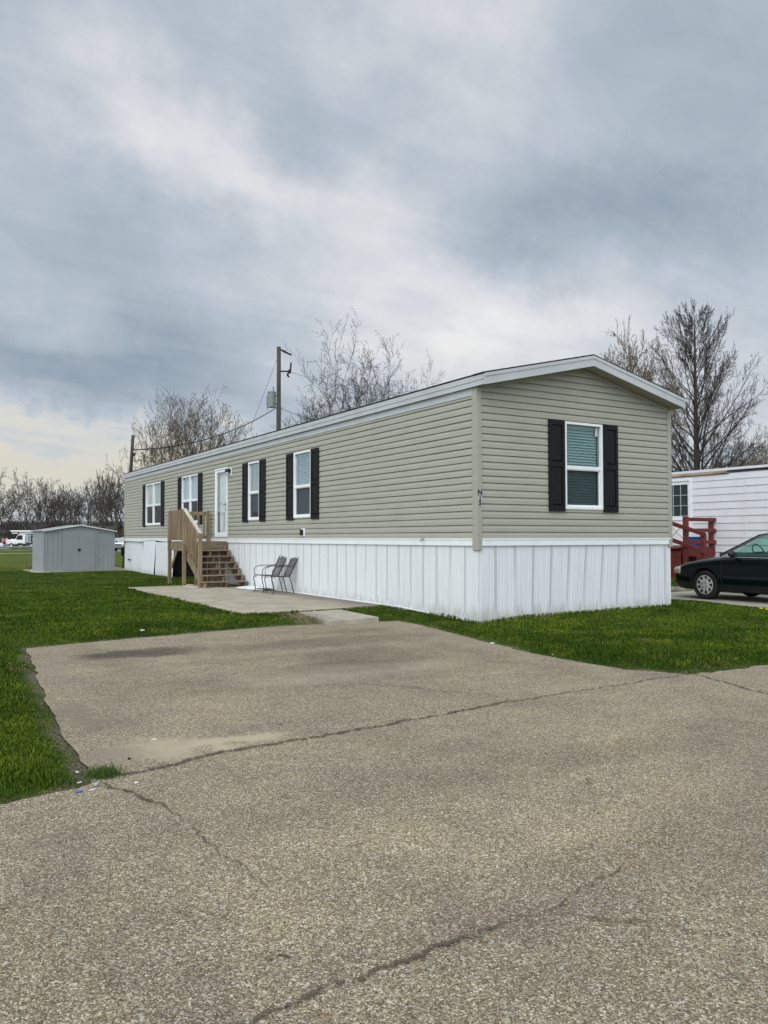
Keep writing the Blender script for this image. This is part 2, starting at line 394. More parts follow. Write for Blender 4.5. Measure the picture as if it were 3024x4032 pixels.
def asphalt_mat():
    m,nt=newmat('weathered_asphalt'); h=N(nt)
    tc=h.n('ShaderNodeTexCoord').outputs['Object']
    warp=h.vm('ADD',tc,h.vm('MULTIPLY',h.noise(tc,40,2,.5,out=1),(.01,.01,.01)))
    def vor(sc):
        v=h.n('ShaderNodeTexVoronoi'); v.inputs['Scale'].default_value=sc; nt.links.new(warp,v.inputs['Vector']); return v
    v1=vor(170); v2=vor(104)
    s1=h.n('ShaderNodeSeparateColor'); nt.links.new(v1.outputs['Color'],s1.inputs[0])
    s2=h.n('ShaderNodeSeparateColor'); nt.links.new(v2.outputs['Color'],s2.inputs[0])
    base=h.ramp(s1.outputs[0],[(0,(.11,.092,.066)),(.35,(.23,.198,.148)),(.7,(.365,.32,.245)),(.93,(.51,.46,.375)),(1,(.78,.74,.65))])
    tint=h.mix(s1.outputs[1],(1.09,.985,.84),(.96,.97,.97))
    base=h.mix(1.0,base,tint,'MULTIPLY')
    big=h.ramp(s2.outputs[0],[(0,(.10,.085,.06)),(.5,(.31,.27,.21)),(1,(.70,.66,.57))])
    base=h.mix(h.math('MULTIPLY',h.mapr(s2.outputs[1],.72,.74),.85),base,big)
    # binder between the stones
    ed=h.mapr(v1.outputs['Distance'],.42,.75)
    base=h.mix(h.math('MULTIPLY',ed,.55),base,(.085,.07,.052))
    # large scale weathering
    n1=h.noise(tc,.9,6,.65); n2=h.noise(tc,3.3,6,.7)
    base=h.mix(1.0,base,h.ramp(n1,[(.28,(.80,.79,.79)),(.5,(1.0,.985,.95)),(.72,(1.20,1.16,1.06))]),'MULTIPLY')
    base=h.mix(1.0,base,h.ramp(n2,[(.3,(.85,.85,.85)),(.7,(1.12,1.10,1.05))]),'MULTIPLY')
    sep=h.n('ShaderNodeSeparateXYZ'); nt.links.new(tc,sep.inputs[0])
    wx=h.math('ADD',sep.outputs[0],h.math('MULTIPLY',h.math('SUBTRACT',h.noise(tc,2.1,5,.7),.5),.75))
    wy=h.math('ADD',sep.outputs[1],h.math('MULTIPLY',h.math('SUBTRACT',h.noise(h.vm('ADD',tc,(7,3,0)),2.4,5,.7),.5),.75))
    def spot(cx,cy,sx,sy,col,a):
        nonlocal base
        dx=h.math('DIVIDE',h.math('SUBTRACT',wx,cx),sx); dy=h.math('DIVIDE',h.math('SUBTRACT',wy,cy),sy)
        q=h.math('ADD',h.math('MULTIPLY',dx,dx),h.math('MULTIPLY',dy,dy))
        f=h.math('MULTIPLY',h.mapr(q,1.3,.1),a)
        base=h.mix(f,base,col,'MULTIPLY')
    def layer(cx,cy,sx,sy,col,a):
        nonlocal base
        dx=h.math('DIVIDE',h.math('SUBTRACT',wx,cx),sx); dy=h.math('DIVIDE',h.math('SUBTRACT',wy,cy),sy)
        q=h.math('ADD',h.math('MULTIPLY',dx,dx),h.math('MULTIPLY',dy,dy))
        base=h.mix(h.math('MULTIPLY',h.mapr(q,1.3,.05),a),base,col)
    for a in SPOTS: spot(*a)
    for a in LAYERS: layer(*a)
    # small dark tar specks and rust blooms
    sp=h.mapr(h.noise(tc,9,3,.5),.74,.78)
    base=h.mix(h.math('MULTIPLY',sp,.6),base,(.05,.045,.04))
    ru=h.mapr(h.noise(h.vm('ADD',tc,(31,12,0)),2.3,5,.75),.635,.72)
    base=h.mix(h.math('MULTIPLY',ru,.4),base,(.27,.15,.085))
    bmp=h.math('ADD',h.math('MULTIPLY',v1.outputs['Distance'],-1.0),h.math('MULTIPLY',n2,.6))
    h.finish(base,.92,bump=bmp,bstr=.7,bdist=.006,spec=.2); return m
# stains: oil darkening in the driveway, sand washed over its lower left corner
SPOTS=[(-5.45,-.35,.85,.45,(.36,.36,.38),.95),(-3.1,-.6,1.7,.55,(.60,.59,.59),.75),(-3.2,-2.0,1.0,.8,(.60,.59,.58),.7),(-2.2,.3,.8,.35,(.62,.61,.60),.7),
       (-6.0,-2.8,.8,.6,(.82,.81,.80),.6),(-4.6,-1.5,1.2,.25,(.80,.78,.75),.6),(-4.3,-7.9,1.6,.5,(.84,.83,.83),.7),(-3.6,-3.4,1.6,.30,(.80,.79,.78),.6),(-2.0,-2.6,.25,2.2,(.84,.83,.82),.6),(-5.9,-.6,.25,2.0,(.86,.85,.84),.6),(-4.9,-6.5,2.6,.28,(.88,.87,.86),.7),(-2,-6.6,2.5,.35,(.88,.88,.88),.7),(-7.55,-7.5,.5,.9,(.86,.86,.87),.8),(-6.86,-7.79,.045,.05,(.35,.34,.33),.9),(-4.6,-6.92,.035,.035,(.35,.34,.33),.8),(-3.8,-2.6,1.1,.45,(.62,.61,.60),.8)]
LAYERS=[(-6.5,-4.92,.42,.30,(.42,.35,.24),.85),(-6.0,-5.0,.45,.13,(.46,.385,.27),.8),(-6.75,-3.6,.16,.7,(.20,.165,.12),.7),(-6.8,-4.9,.25,.3,(.24,.20,.15),.7),(-3.9,-2.9,1.5,.6,(.33,.29,.225),.30),(-5.2,-5.7,.5,.15,(.30,.20,.13),.25),(-6.55,-1.5,.12,1.6,(.26,.225,.17),.4)]
M['asphalt']=asphalt_mat()
def sheet(name,poly,z,mat,parent=None):
    from mathutils.geometry import tessellate_polygon
    tr=tessellate_polygon([[Vector((p[0],p[1],0)) for p in poly]])
    me=bpy.data.meshes.new(name); me.from_pydata([(p[0],p[1],z) for p in poly],[],[t for t in tr]); me.materials.append(mat)
    import bmesh
    bm=bmesh.new(); bm.from_mesh(me); bmesh.ops.recalc_face_normals(bm,faces=bm.faces)
    for fc in bm.faces:
        if fc.normal.z<0: fc.normal_flip()
    bm.to_mesh(me); bm.free()
    o=bpy.data.objects.new(name,me); COL.objects.link(o); return o
tag(sheet('road',ROAD,.004,M['asphalt']),None,None,kind='structure')
tag(sheet('driveway',dj,.0,M['asphalt']),None,None,kind='structure')

# cracks: the open joint between road and driveway and the cracks that run from it
def crack_mat():
    m,nt=newmat('crack_dirt_ragged'); h=N(nt)
    tc=h.n('ShaderNodeTexCoord').outputs['Object']; at=h.n('ShaderNodeAttribute',attribute_name='across')
    e=h.math('ABSOLUTE',at.outputs['Fac'])
    n1=h.noise(tc,75,3,.6); n2=h.noise(tc,14,4,.6)
    q=h.math('ADD',e,h.math('ADD',h.math('MULTIPLY',h.math('SUBTRACT',n1,.5),2.4),h.math('MULTIPLY',h.math('SUBTRACT',n2,.5),2.2)))
    al=h.mapr(q,.52,.30)
    b=h.n('ShaderNodeBsdfPrincipled'); b.inputs['Roughness'].default_value=1; b.inputs['Specular IOR Level'].default_value=.05
    h.set(b.inputs['Base Color'],h.mix(n1,(.045,.037,.028),(.15,.125,.092)))
    h.set(b.inputs['Alpha'],h.math('MULTIPLY',al,.82)); o=h.n('ShaderNodeOutputMaterial'); nt.links.new(b.outputs[0],o.inputs[0]); return m
M['crackd']=crack_mat()
def crack(pts,w,seed,z,step=.03,jit=.010):
    rg=random.Random(seed); p=[]
    for a,b in zip(pts,pts[1:]):
        a=np.array(a);b=np.array(b);k=max(1,int(np.linalg.norm(b-a)/step))
        for j in range(k): p.append(a+(b-a)*j/k)
    p.append(np.array(pts[-1])); n=len(p); v=[];f=[];ac=[]; wob=0
    for i,q in enumerate(p):
        d=p[min(i+3,n-1)]-p[max(i-3,0)]; d=d/np.linalg.norm(d); nn=np.array([-d[1],d[0]])
        wob=wob*.86+rg.gauss(0,jit); e=min(1,i/8+.2,(n-1-i)/10+.1); c=q+nn*wob; ww=w*e*1.05
        v+=[(*(c+nn*ww),z),(*c,z),(*(c-nn*ww),z)]; ac+=[1.,0.,-1.]
    for i in range(n-1): f+=[(3*i,3*i+1,3*i+4,3*i+3),(3*i+1,3*i+2,3*i+5,3*i+4)]
    return v,f,ac
def crack_obj(lines):
    V=[];Fs=[];A=[]
    for i,(pts,w,s) in enumerate(lines):
        v,f,ac=crack(pts,w,s,z=.0085+.0006*i); o=len(V); V+=v; Fs+=[tuple(a+o for a in q) for q in f]; A+=ac
    ob=npmesh('pavement_cracks',V,Fs,M['crackd']); at=ob.data.attributes.new('across','FLOAT','POINT'); at.data.foreach_set('value',A); return ob
lines=[([(-6.95,-5.42),(-6.6,-5.36),(-6.15,-5.25),(-5.38,-5.19),(-4.43,-5.07),(-3.72,-4.98),(-3.45,-4.87)],.034,1),
 ([(-3.72,-4.98),(-3.2,-4.93),(-2.4,-4.89),(-1.9,-4.86),(-1.02,-4.83)],.018,2),
 ([(-3.49,-4.86),(-3.45,-4.6),(-3.75,-4.35),(-3.9,-4.0),(-4.4,-3.4)],.012,3),
 ([(-1.02,-4.86),(-1.18,-5.35),(-1.34,-5.91),(-1.2,-6.4)],.024,4),
 ([(-6.97,-5.47),(-6.86,-5.8),(-6.79,-6.1),(-6.77,-6.3)],.022,5),([(-6.77,-6.3),(-6.75,-6.9),(-6.67,-7.3)],.008,15),
 ([(-7.2,-8.1),(-6.91,-8.05),(-6.63,-8.04),(-6.2,-8.02),(-5.97,-8.03)],.020,6),
 ([(-5.97,-8.03),(-5.6,-7.95),(-5.2,-7.8)],.008,7),([(-6.0,-8.02),(-5.7,-8.25),(-5.5,-8.5)],.008,8)]
tag(crack_obj(lines),None,None,kind='structure')

# patio slab, stepping slab and neighbour's pad
def slab(name,poly,z0,z1,mat,kind='structure'):
    mb=MB(); mb.prism(poly,lambda a,b:(a,b,z0),lambda a,b:(a,b,z1)); o=mb.build(name,mat,bevel=.012); tag(o,None,None,kind=kind); return o
def patio_mat():
    m,nt=newmat('patio_concrete'); h=N(nt)
    tc=h.n('ShaderNodeTexCoord').outputs['Object']; sep=h.n('ShaderNodeSeparateXYZ'); nt.links.new(tc,sep.inputs[0])
    n=h.noise(tc,2.2,7,.7); f=h.noise(tc,45,3,.6)
    c=h.mix(h.mapr(n,.35,.68),(.30,.262,.195),(.43,.38,.29))
    # damp, dirt-stained strip along the wall
    w=h.math('ADD',sep.outputs[0],h.math('MULTIPLY',h.noise(tc,1.6,6,.7),-.9))
    c=h.mix(h.math('MULTIPLY',h.mapr(w,-1.45,-.6),.8),c,(.13,.115,.095))
    c=h.mix(h.math('MULTIPLY',h.mapr(f,.4,.7),.2),c,(.2,.18,.15))
    h.finish(c,.9,bump=f,bstr=.3,bdist=.004); return m
M['patio']=patio_mat()
slab('patio',[(-2.86,11.15),(-2.9,6),(-2.95,2.72),(-1.9,2.76),(-.8,2.86),(0.02,2.98),(.02,11.3)],-.02,.11,M['patio'])
slab('stepping_slab',[(-1.95,2.66),(-2.1,1.12),(-1.15,1.18),(-1.02,2.76)],-.03,.085,M['conc'])
slab('parking_pad',PAD,-.05,.045,M['conc'])
slab('shed_slab',[(-3.5,22.7),(.5,23.25),(.4,26.4),(-3.6,26.0)],-.1,.095,M['conc'])

# ------------------------------------------------------------------ the home
home=thing('mobile_home','sage green mobile home with black shutters, white skirting and number N15 on its corner','mobile home',(0,0,0))
HT,HB,W,LEN,ZB=3.837,1.38,4.627,23.51,1.265
CO=(HT-HB)/21.5
TL=lambda u,o,z:(-o,u,z)          # left wall, u along +Y, o outward
TF=lambda u,o,z:(u,-o,z)          # front wall
TR=lambda u,o,z:(W+o,u,z)
TB=lambda u,o,z:(u,LEN+o,z)
PROF=[(0.0,.0205),(.52,.0175),(.60,.0150),(.90,.0030),(.94,-.004),(1.0,-.006)]   # (z fraction of the course, outward)
def cutiv(ivs,a,b):
    out=[]
    for x0,x1 in ivs:
        if b<=x0 or a>=x1: out.append((x0,x1)); continue
        if a>x0: out.append((x0,a))
        if b<x1: out.append((b,x1))
    return out
def siding(T,u0,u1,z0,z1,co,openings=(),lim=None,prof=PROF):
    mb=MB(T); k=0; rj_=random.Random(int(u1*100))
    while True:
        zb=z0+k*co; k+=1
        if zb>=z1-1e-4: break
        cuts={zb,min(zb+co,z1)}
        for (a,b,c,d) in openings:
            for z in (c,d):
                if zb<z<min(zb+co,z1): cuts.add(z)
        for zf,_ in prof:
            z=zb+zf*co
            if z<z1: cuts.add(z)
        cuts=sorted(cuts)
        if (k%2)==1: jn=sorted(u0+3.66*q_+rj_.choice((.6,1.5,2.4,3.2)) for q_ in range(int((u1-u0)/3.66)+1)) if (u1-u0)>6 else []
        def off(z):
            f=(z-zb)/co
            for (a,oa),(b,ob) in zip(prof,prof[1:]):
                if f<=b+1e-6: return oa+(ob-oa)*(f-a)/(b-a)
            return prof[-1][1]
        for za,zc in zip(cuts,cuts[1:]):
            ivs=[(u0,u1)]; zm=(za+zc)/2
            for (a,b,c,d) in openings:
                if c<zm<d: ivs=cutiv(ivs,a,b)
            if jn and not lim:
                for a,b in ivs:
                    e_=[a]+[q_ for q_ in jn if a<q_<b]+[b]
                    for w_,(p_,q_) in enumerate(zip(e_,e_[1:])):
                        p2=p_-(.02 if w_ else 0); o2=.0022*((w_+k//2)%2)
                        mb.face([(p_,off(za)+o2,za),(q_,off(za)+o2,za),(q_,off(zc)+o2,zc),(p_,off(zc)+o2,zc)])
                        if w_: mb.face([(p_,off(za)-.001,za),(p_,off(za)+.0025,za),(p_,off(zc)+.0025,zc),(p_,off(zc)-.001,zc)])
                continue
            for a,b in ivs:
                if lim:
                    l0,r0=lim(za); l1,r1=lim(zc)
                    if l0>=r0: continue
                    A=(max(a,l0),off(za),za);B=(min(b,r0),off(za),za);C=(min(b,r1),off(zc),zc);D=(max(a,l1),off(zc),zc)
                    if l1>=r1: m_=(l1+r1)/2; C=D=(m_,off(zc),zc); mb.face([A,B,C]); continue
                    mb.face([A,B,C,D])
                else: mb.face([(a,off(za),za),(b,off(za),za),(b,off(zc),zc),(a,off(zc),zc)])
        # underside of the butt edge
        ivs=[(u0,u1)]
        for (a,b,c,d) in openings:
            if c<zb+.001<d: ivs=cutiv(ivs,a,b)
        for a,b in ivs:
            if lim:
                l,r=lim(zb); a=max(a,l);b=min(b,r)
                if a>=b: continue
            mb.face([(a,.0,zb),(b,.0,zb),(b,prof[0][1],zb),(a,prof[0][1],zb)])
    return mb
WZ0,WZ1=1.86,3.395
wins_left=[(6.05,6.98,1),(9.07,9.85,1),(14.02,15.70,2),(18.14,20.18,2)]
DOOR=(11.43,12.44,1.42,3.41)
opL=[(a+.03,b-.03,WZ0+.03,WZ1-.03) for a,b,_ in wins_left]+[(DOOR[0]+.03,DOOR[1]-.03,DOOR[2]+.03,DOOR[3]-.03)]
FW=(1.89,2.81,1.888,3.42)
opF=[(FW[0]+.03,FW[1]-.03,FW[2]+.03,FW[3]-.03)]
PK=4.5657; SL=(PK-(HT+.18))/(W/2+.0691)
def zroof(x): return PK-SL*abs(x-W/2)           # roof top surface
def limF(z):  # gable limits under the rake soffit (soffit 0.18 below the roof surface)
    t=z+.18
    if t<=zroof(0): return (0,W)
    q=(PK-t)/SL
    return (W/2-q,W/2+q)
siding(TL,.09,LEN-.03,HB,HT-.09,CO,opL).build('siding',M['siding'],home,fixn=False)
siding(TF,.07,W-.07,HB,PK-.2,CO,opF,limF).build('siding',M['siding'],home,fixn=False)
siding(TR,.05,LEN-.05,HB,HT,CO).build('siding',M['siding'],home,fixn=False)
siding(TB,.05,W-.05,HB,PK-.2,CO,(),limF).build('siding',M['siding'],home,fixn=False)
# inner shell behind the siding so that no light leaks (dark, with holes at windows)
def shell(T,u0,u1,z0,z1,ops):
    mb=MB(T); us=sorted({u0,u1,*[o[0] for o in ops],*[o[1] for o in ops]}); zs=sorted({z0,z1,*[o[2] for o in ops],*[o[3] for o in ops]})
    for a,b in zip(us,us[1:]):
        for c,d in zip(zs,zs[1:]):
            um,zm=(a+b)/2,(c+d)/2
            if any(o[0]<um<o[1] and o[2]<zm<o[3] for o in ops): continue
            mb.box((a,-.10,c),(b,-.03,d))
    return mb
mb=MB()
for T,u0,u1,ops in ((TL,.0,LEN,opL),(TF,.1,W-.1,opF)):
    s_=shell(T,u0,u1,HB,HT,ops)
    b0=len(mb.v); mb.v+=s_.v; mb.f+=[[i+b0 for i in q] for q in s_.f]; mb.mi+=s_.mi
mb.box((W-.1,0.1,HB),(W-.03,LEN-.1,HT)); mb.box((.1,LEN-.1,HB),(W-.1,LEN-.03,HT)); mb.box((.1,.1,HB-.05),(W-.1,LEN-.1,HB+.02))
mb.prism([(0.05,HT-.01),(W-.05,HT-.01),(W/2,zroof(W/2)-.22)],lambda a,b:(a,.03,b),lambda a,b:(a,.08,b))
mb.build('wall_framing',M['dark'],home,fixn=False)
# corner posts
for (cx,cy,sx,sy,zb_) in ((0,0,1,1,1.195),(W,0,-1,1,1.22),(0,LEN,1,-1,1.22),(W,LEN,-1,-1,1.22)):
    p=MB(); o_=.028
    wl=.10 if cy==0 and cx==0 else .075; wf=.075
    p.prism([(cx-sx*o_,cy-sy*o_),(cx+sx*wf,cy-sy*o_),(cx+sx*wf,cy+sy*.002),(cx+sx*.002,cy+sy*.002),(cx+sx*.002,cy+sy*wl),(cx-sx*o_,cy+sy*wl)],lambda a,b:(a,b,zb_),lambda a,b:(a,b,HT+.01))
    p.build('corner_post',M['siding'],home,bevel=.004)
# belt trim
def belt(T,u0,u1,up=None):
    b=MB(T)
    b.box((u0,-.02,ZB+.095),(u1,.034,HB+.004)); b.box((u0,-.02,ZB),(u1,.027,ZB+.088)); b.box((u0,-.02,ZB+.088),(u1,.020,ZB+.095))
    return b
belt(TL,.102,17.6).build('belt_trim',M['frame'],home); belt(TF,.077,W-.03).build('belt_trim',M['frame'],home)
belt(TR,.0,LEN).build('belt_trim',M['frame'],home); belt(TB,.0,W).build('belt_trim',M['frame'],home)
# the far stretch of the belt trim sags and ripples
b=MB(TL); n=26
for i in range(n):
    for j in range(1):
        ua,ub=17.6+5.85*i/n,17.6+5.85*(i+1)/n
        def zz(u): return ZB+.045*math.exp(-((u-19.3)/1.0)**2)-.02*math.exp(-((u-21.2)/.5)**2)
        b.face([(ua,.03,zz(ua)),(ub,.03,zz(ub)),(ub,.03,HB+.004),(ua,.03,HB+.004)])
        b.face([(ua,-.02,zz(ua)),(ub,-.02,zz(ub)),(ub,.03,zz(ub)),(ua,.03,zz(ua))])
        b.face([(ua,.03,HB+.004),(ub,.03,HB+.004),(ub,-.02,HB+.004),(ua,-.02,HB+.004)])
b.build('belt_trim',M['frame'],home)
# skirting: ribbed vinyl panels 0.41 m wide with a perforated strip each
def skirt(T,u0,u1,zbot,ztop,sh=lambda u:0,per=.41,ph=0,rows=6,bow=None):
    mb=MB(T); us=[]; u=u0-((u0-ph)%per)
    rel=[(0,0,0),(.004,-.005,0),(.009,-.005,0),(.013,0,0),(.115,.0,0),(.120,-.004,0),(.130,-.004,0),(.135,0,0),(.200,0,0),(.205,.004,1),(.265,.004,1),(.270,0,0),(.325,0,0),(.330,-.004,0),(.340,-.004,0),(.345,0,0)]
    pts=[]
    while u<u1:
        for a,o,mi in rel: pts.append((u+a,o,mi))
        u+=per
    pts=[p for p in pts if u0<=p[0]<=u1]; pts=[(u0,0,0)]+pts+[(u1,0,0)]
    for r in range(rows):
        t0,t1=r/rows,(r+1)/rows
        for (a,oa,ma),(b_,ob,mb_) in zip(pts,pts[1:]):
            q=[]
            for (uu,oo,t) in ((a,oa,t0),(b_,ob,t0),(b_,ob,t1),(a,oa,t1)):
                z=ztop+(zbot-ztop)*t; s_=sh(uu)*t
                w=(bow(uu,t) if bow else 0)
                q.append((min(u1,max(u0,uu+s_)),oo-.005+w,z))
            mb.face(q[::-1],1 if (ma==1 and mb_==1) else 0)
    return mb
skmats=[M['skirt'],M['vent']]
shF=lambda u:-.12*math.sin(math.pi*min(1,max(0,u/W)))**1.0*min(1,u/2.5)
bl=lambda u,t:.006*math.sin(u*2.3)*t+.004*math.sin(u*9+1)*t
skirt(TF,0,W,-.03,ZB+.01,shF,ph=.13,bow=bl).build('skirting',skmats,home)
skirt(TL,0,12.25,-.03,ZB+.01,lambda u:.0,ph=.10,bow=bl).build('skirting',skmats,home)
mb=MB(TL); mb.box((12.1,-.9,-.05),(16.8,-.85,ZB+.1)); mb.box((12.0,-.9,-.05),(12.1,-.02,ZB+.1)); mb.box((16.8,-.9,-.05),(16.9,-.02,ZB+.1)); mb.box((12.0,-.9,-.03),(16.9,-.06,.03)); mb.build('crawl_gap_and_stair_shade',M['dark'],home)  # opening in skirting, widened nearward to stand in for shade behind the stairs
skirt(TL,20.35,LEN,-.03,ZB+.01,lambda u:.0,ph=.05,bow=lambda u,t:.01*math.sin(u*3)*t-.03).build('skirting',skmats,home)
skirt(TR,0,LEN,-.03,ZB+.01).build('skirting',skmats,home); skirt(TB,0,W,-.03,ZB+.01).build('skirting',skmats,home)
# two loosened panels bulging out near the far end
for (ua,ub,amp,zb0,ph) in ((18.72,20.42,.10,.0,0.0),(16.45,18.70,.05,.02,1.0)):
    mb=MB(TL); nn=40
    for r in range(8):
        for i in range(nn):
            q=[]
            for (ii,tt) in ((i,r),(i+1,r),(i+1,r+1),(i,r+1)):
                f=ii/nn; t=tt/8; u=ua+(ub-ua)*f
                o=.03+amp*t*(.6+.4*math.sin(f*3.0+ph))+.02*math.sin(f*math.pi)+.004*(1 if (ii%4==0) else 0)+.03*math.sin(f*5+2)*t
                zt=ZB+.0+.03*math.exp(-((u-19.2)/.8)**2) if ph==0 else ZB-.02
                q.append((u,o,zt+(zb0-zt)*t))
            mb.face(q[::-1])
    mb.build('loose_skirt_panel',M['skirt'],home,solid=.006)
mb=MB(TL); mb.box((20.42,.005,.02),(20.47,.05,ZB-.02)); mb.build('skirt_gap',M['dark'],home)
mb=MB(TL); mb.box((22.55,-.0,.50),(22.95,.012,.545)); mb.build('skirt_vent',M['blk'],home)
# bottom track of the skirting along the patio
mb=MB(TL)
for a,b_,z in ((2.2,10.0,.112),(.25,2.2,.07)): mb.beam((a,.02,z+.01 if a>2 else .045),(b_,.02,z+.012 if a>2 else .115),.03,.022)
mb.build('skirt_track',M['frame'],home)
# roof
roof=MB(); OF=.3026; OS=.0691; y0,y1=-OF,LEN+.10
th=.18
for sgn in (-1,1):
    xe=-OS if sgn<0 else W+OS; xm=W/2
    ze=zroof(xe)
    # shingle layer, slightly overhanging
    n=1
    xo=xe+sgn*.014; zo=zroof(xo)
    roof.prism([(xm,PK+.010),(xo,zo+.010),(xo,zo-.004),(xm,PK-.004)],lambda a,b:(a,y0-.014,b),lambda a,b:(a,y1+.014,b))
rf=roof.build('roof',M['shingle'],home,fixn=True)
# ragged shingle tabs along the eaves and rake edge
tabs=MB(); x=0
for i in range(24):
    a=-OS-.035+ (W/2+OS+.03)*i/24; b_=a+(W/2+OS)/24*.97
    for xx0,xx1 in ((a,b_),(W-b_,W-a)):
        tabs.prism([(xx0,zroof(xx0)+.011),(xx1,zroof(xx1)+.011),(xx1,zroof(xx1)+.016+.003*(i%2)),(xx0,zroof(xx0)+.018)],lambda a,b:(a,y0-.020,b),lambda a,b:(a,y0+.3,b))
y=y0
while y<y1:
    l=.30+random.random()*.06
    tabs.prism([(-OS-.022,zroof(-OS-.022)+.011),(.3,zroof(.3)+.011),(.3,zroof(.3)+.017),(-OS-.022,zroof(-OS-.022)+.016+random.random()*.005)],lambda a,b:(a,y,b),lambda a,b:(a,min(y+l-.012,y1),b)); y+=l
tabs.build('shingle_edge',M['shingle'],rf)
# fascia boards: side and rake; lower lip proud
mb=MB(); mb.box((-OS,y0+.002,HT),(-OS+.02,y1,HT+.172)); mb.box((-OS-.010,y0+.002,HT+.085),(-OS,y1,HT+.165)); mb.box((-OS-.004,y0+.002,HT),(-OS,y1,HT+.03))
mb.build('fascia',M['trimw'],home)
mb=MB(); mb.box((W+OS-.02,y0+.002,HT),(W+OS,y1,HT+.17)); mb.build('fascia',M['trimw'],home)
for yy,s_ in ((y0,-1),(y1,1)):
    mb=MB()
    for sg in (-1,1):
        xe=-OS-.012 if sg<0 else W+OS+.012
        for (t0,t1,pr) in ((.008,.062,.026),(.062,.158,.016),(.158,.19,.022)):
            mb.prism([(xe,zroof(xe)-t0),(W/2,PK-t0),(W/2,PK-t1),(xe,zroof(xe)-t1)],lambda a,b:(a,yy,b),lambda a,b:(a,yy+s_*pr,b))
    mb.build('rake_fascia',M['trimw'],home)
# soffits
mb=MB()
for sg in (-1,1):
    xe=-OS+.02 if sg<0 else W+OS-.02
    mb.prism([(xe,zroof(xe)-.165),(W/2,PK-.165),(W/2,PK-.175),(xe,zroof(xe)-.175)],lambda a,b:(a,y0+.002,b),lambda a,b:(a,.03,b))
    for k in range(9): pass
mb.build('soffit',M['soffit'],home)
mb=MB(); mb.box((-OS+.02,0,HT+.012),(.03,y1-.01,HT+.022)); mb.box((W-.03,0,HT+.012),(W+OS-.02,y1-.01,HT+.022)); mb.build('soffit',M['soffit'],home)
# frieze under the side eave (white) and under the rake (sage)
mb=MB(TL); mb.box((.10,-.01,HT-.095),(LEN-.03,.022,HT+.008)); mb.box((.10,-.01,HT-.125),(LEN-.03,.030,HT-.097)); mb.build('frieze',M['trimw'],home)
mb=MB()
for sg in (-1,1):
    xa=.05 if sg<0 else W-.05
    mb.prism([(xa,zroof(xa)-.178),(W/2,PK-.178),(W/2,PK-.235),(xa,zroof(xa)-.235)],lambda a,b:(a,.0,b),lambda a,b:(a,-.024,b))
mb.build('frieze',M['siding'],home)
# roof vents
for (vx,vy) in ((2.6,5.6),(2.5,15.)):
    mb=MB(); z=zroof(vx); mb.tube([(vx,vy,z-.05),(vx,vy,z+.20)],.09,12); mb.tube([(vx,vy,z+.20),(vx,vy,z+.26)],[.15,.06],12); mb.build('roof_vent',M['galv'],home,smooth=False)

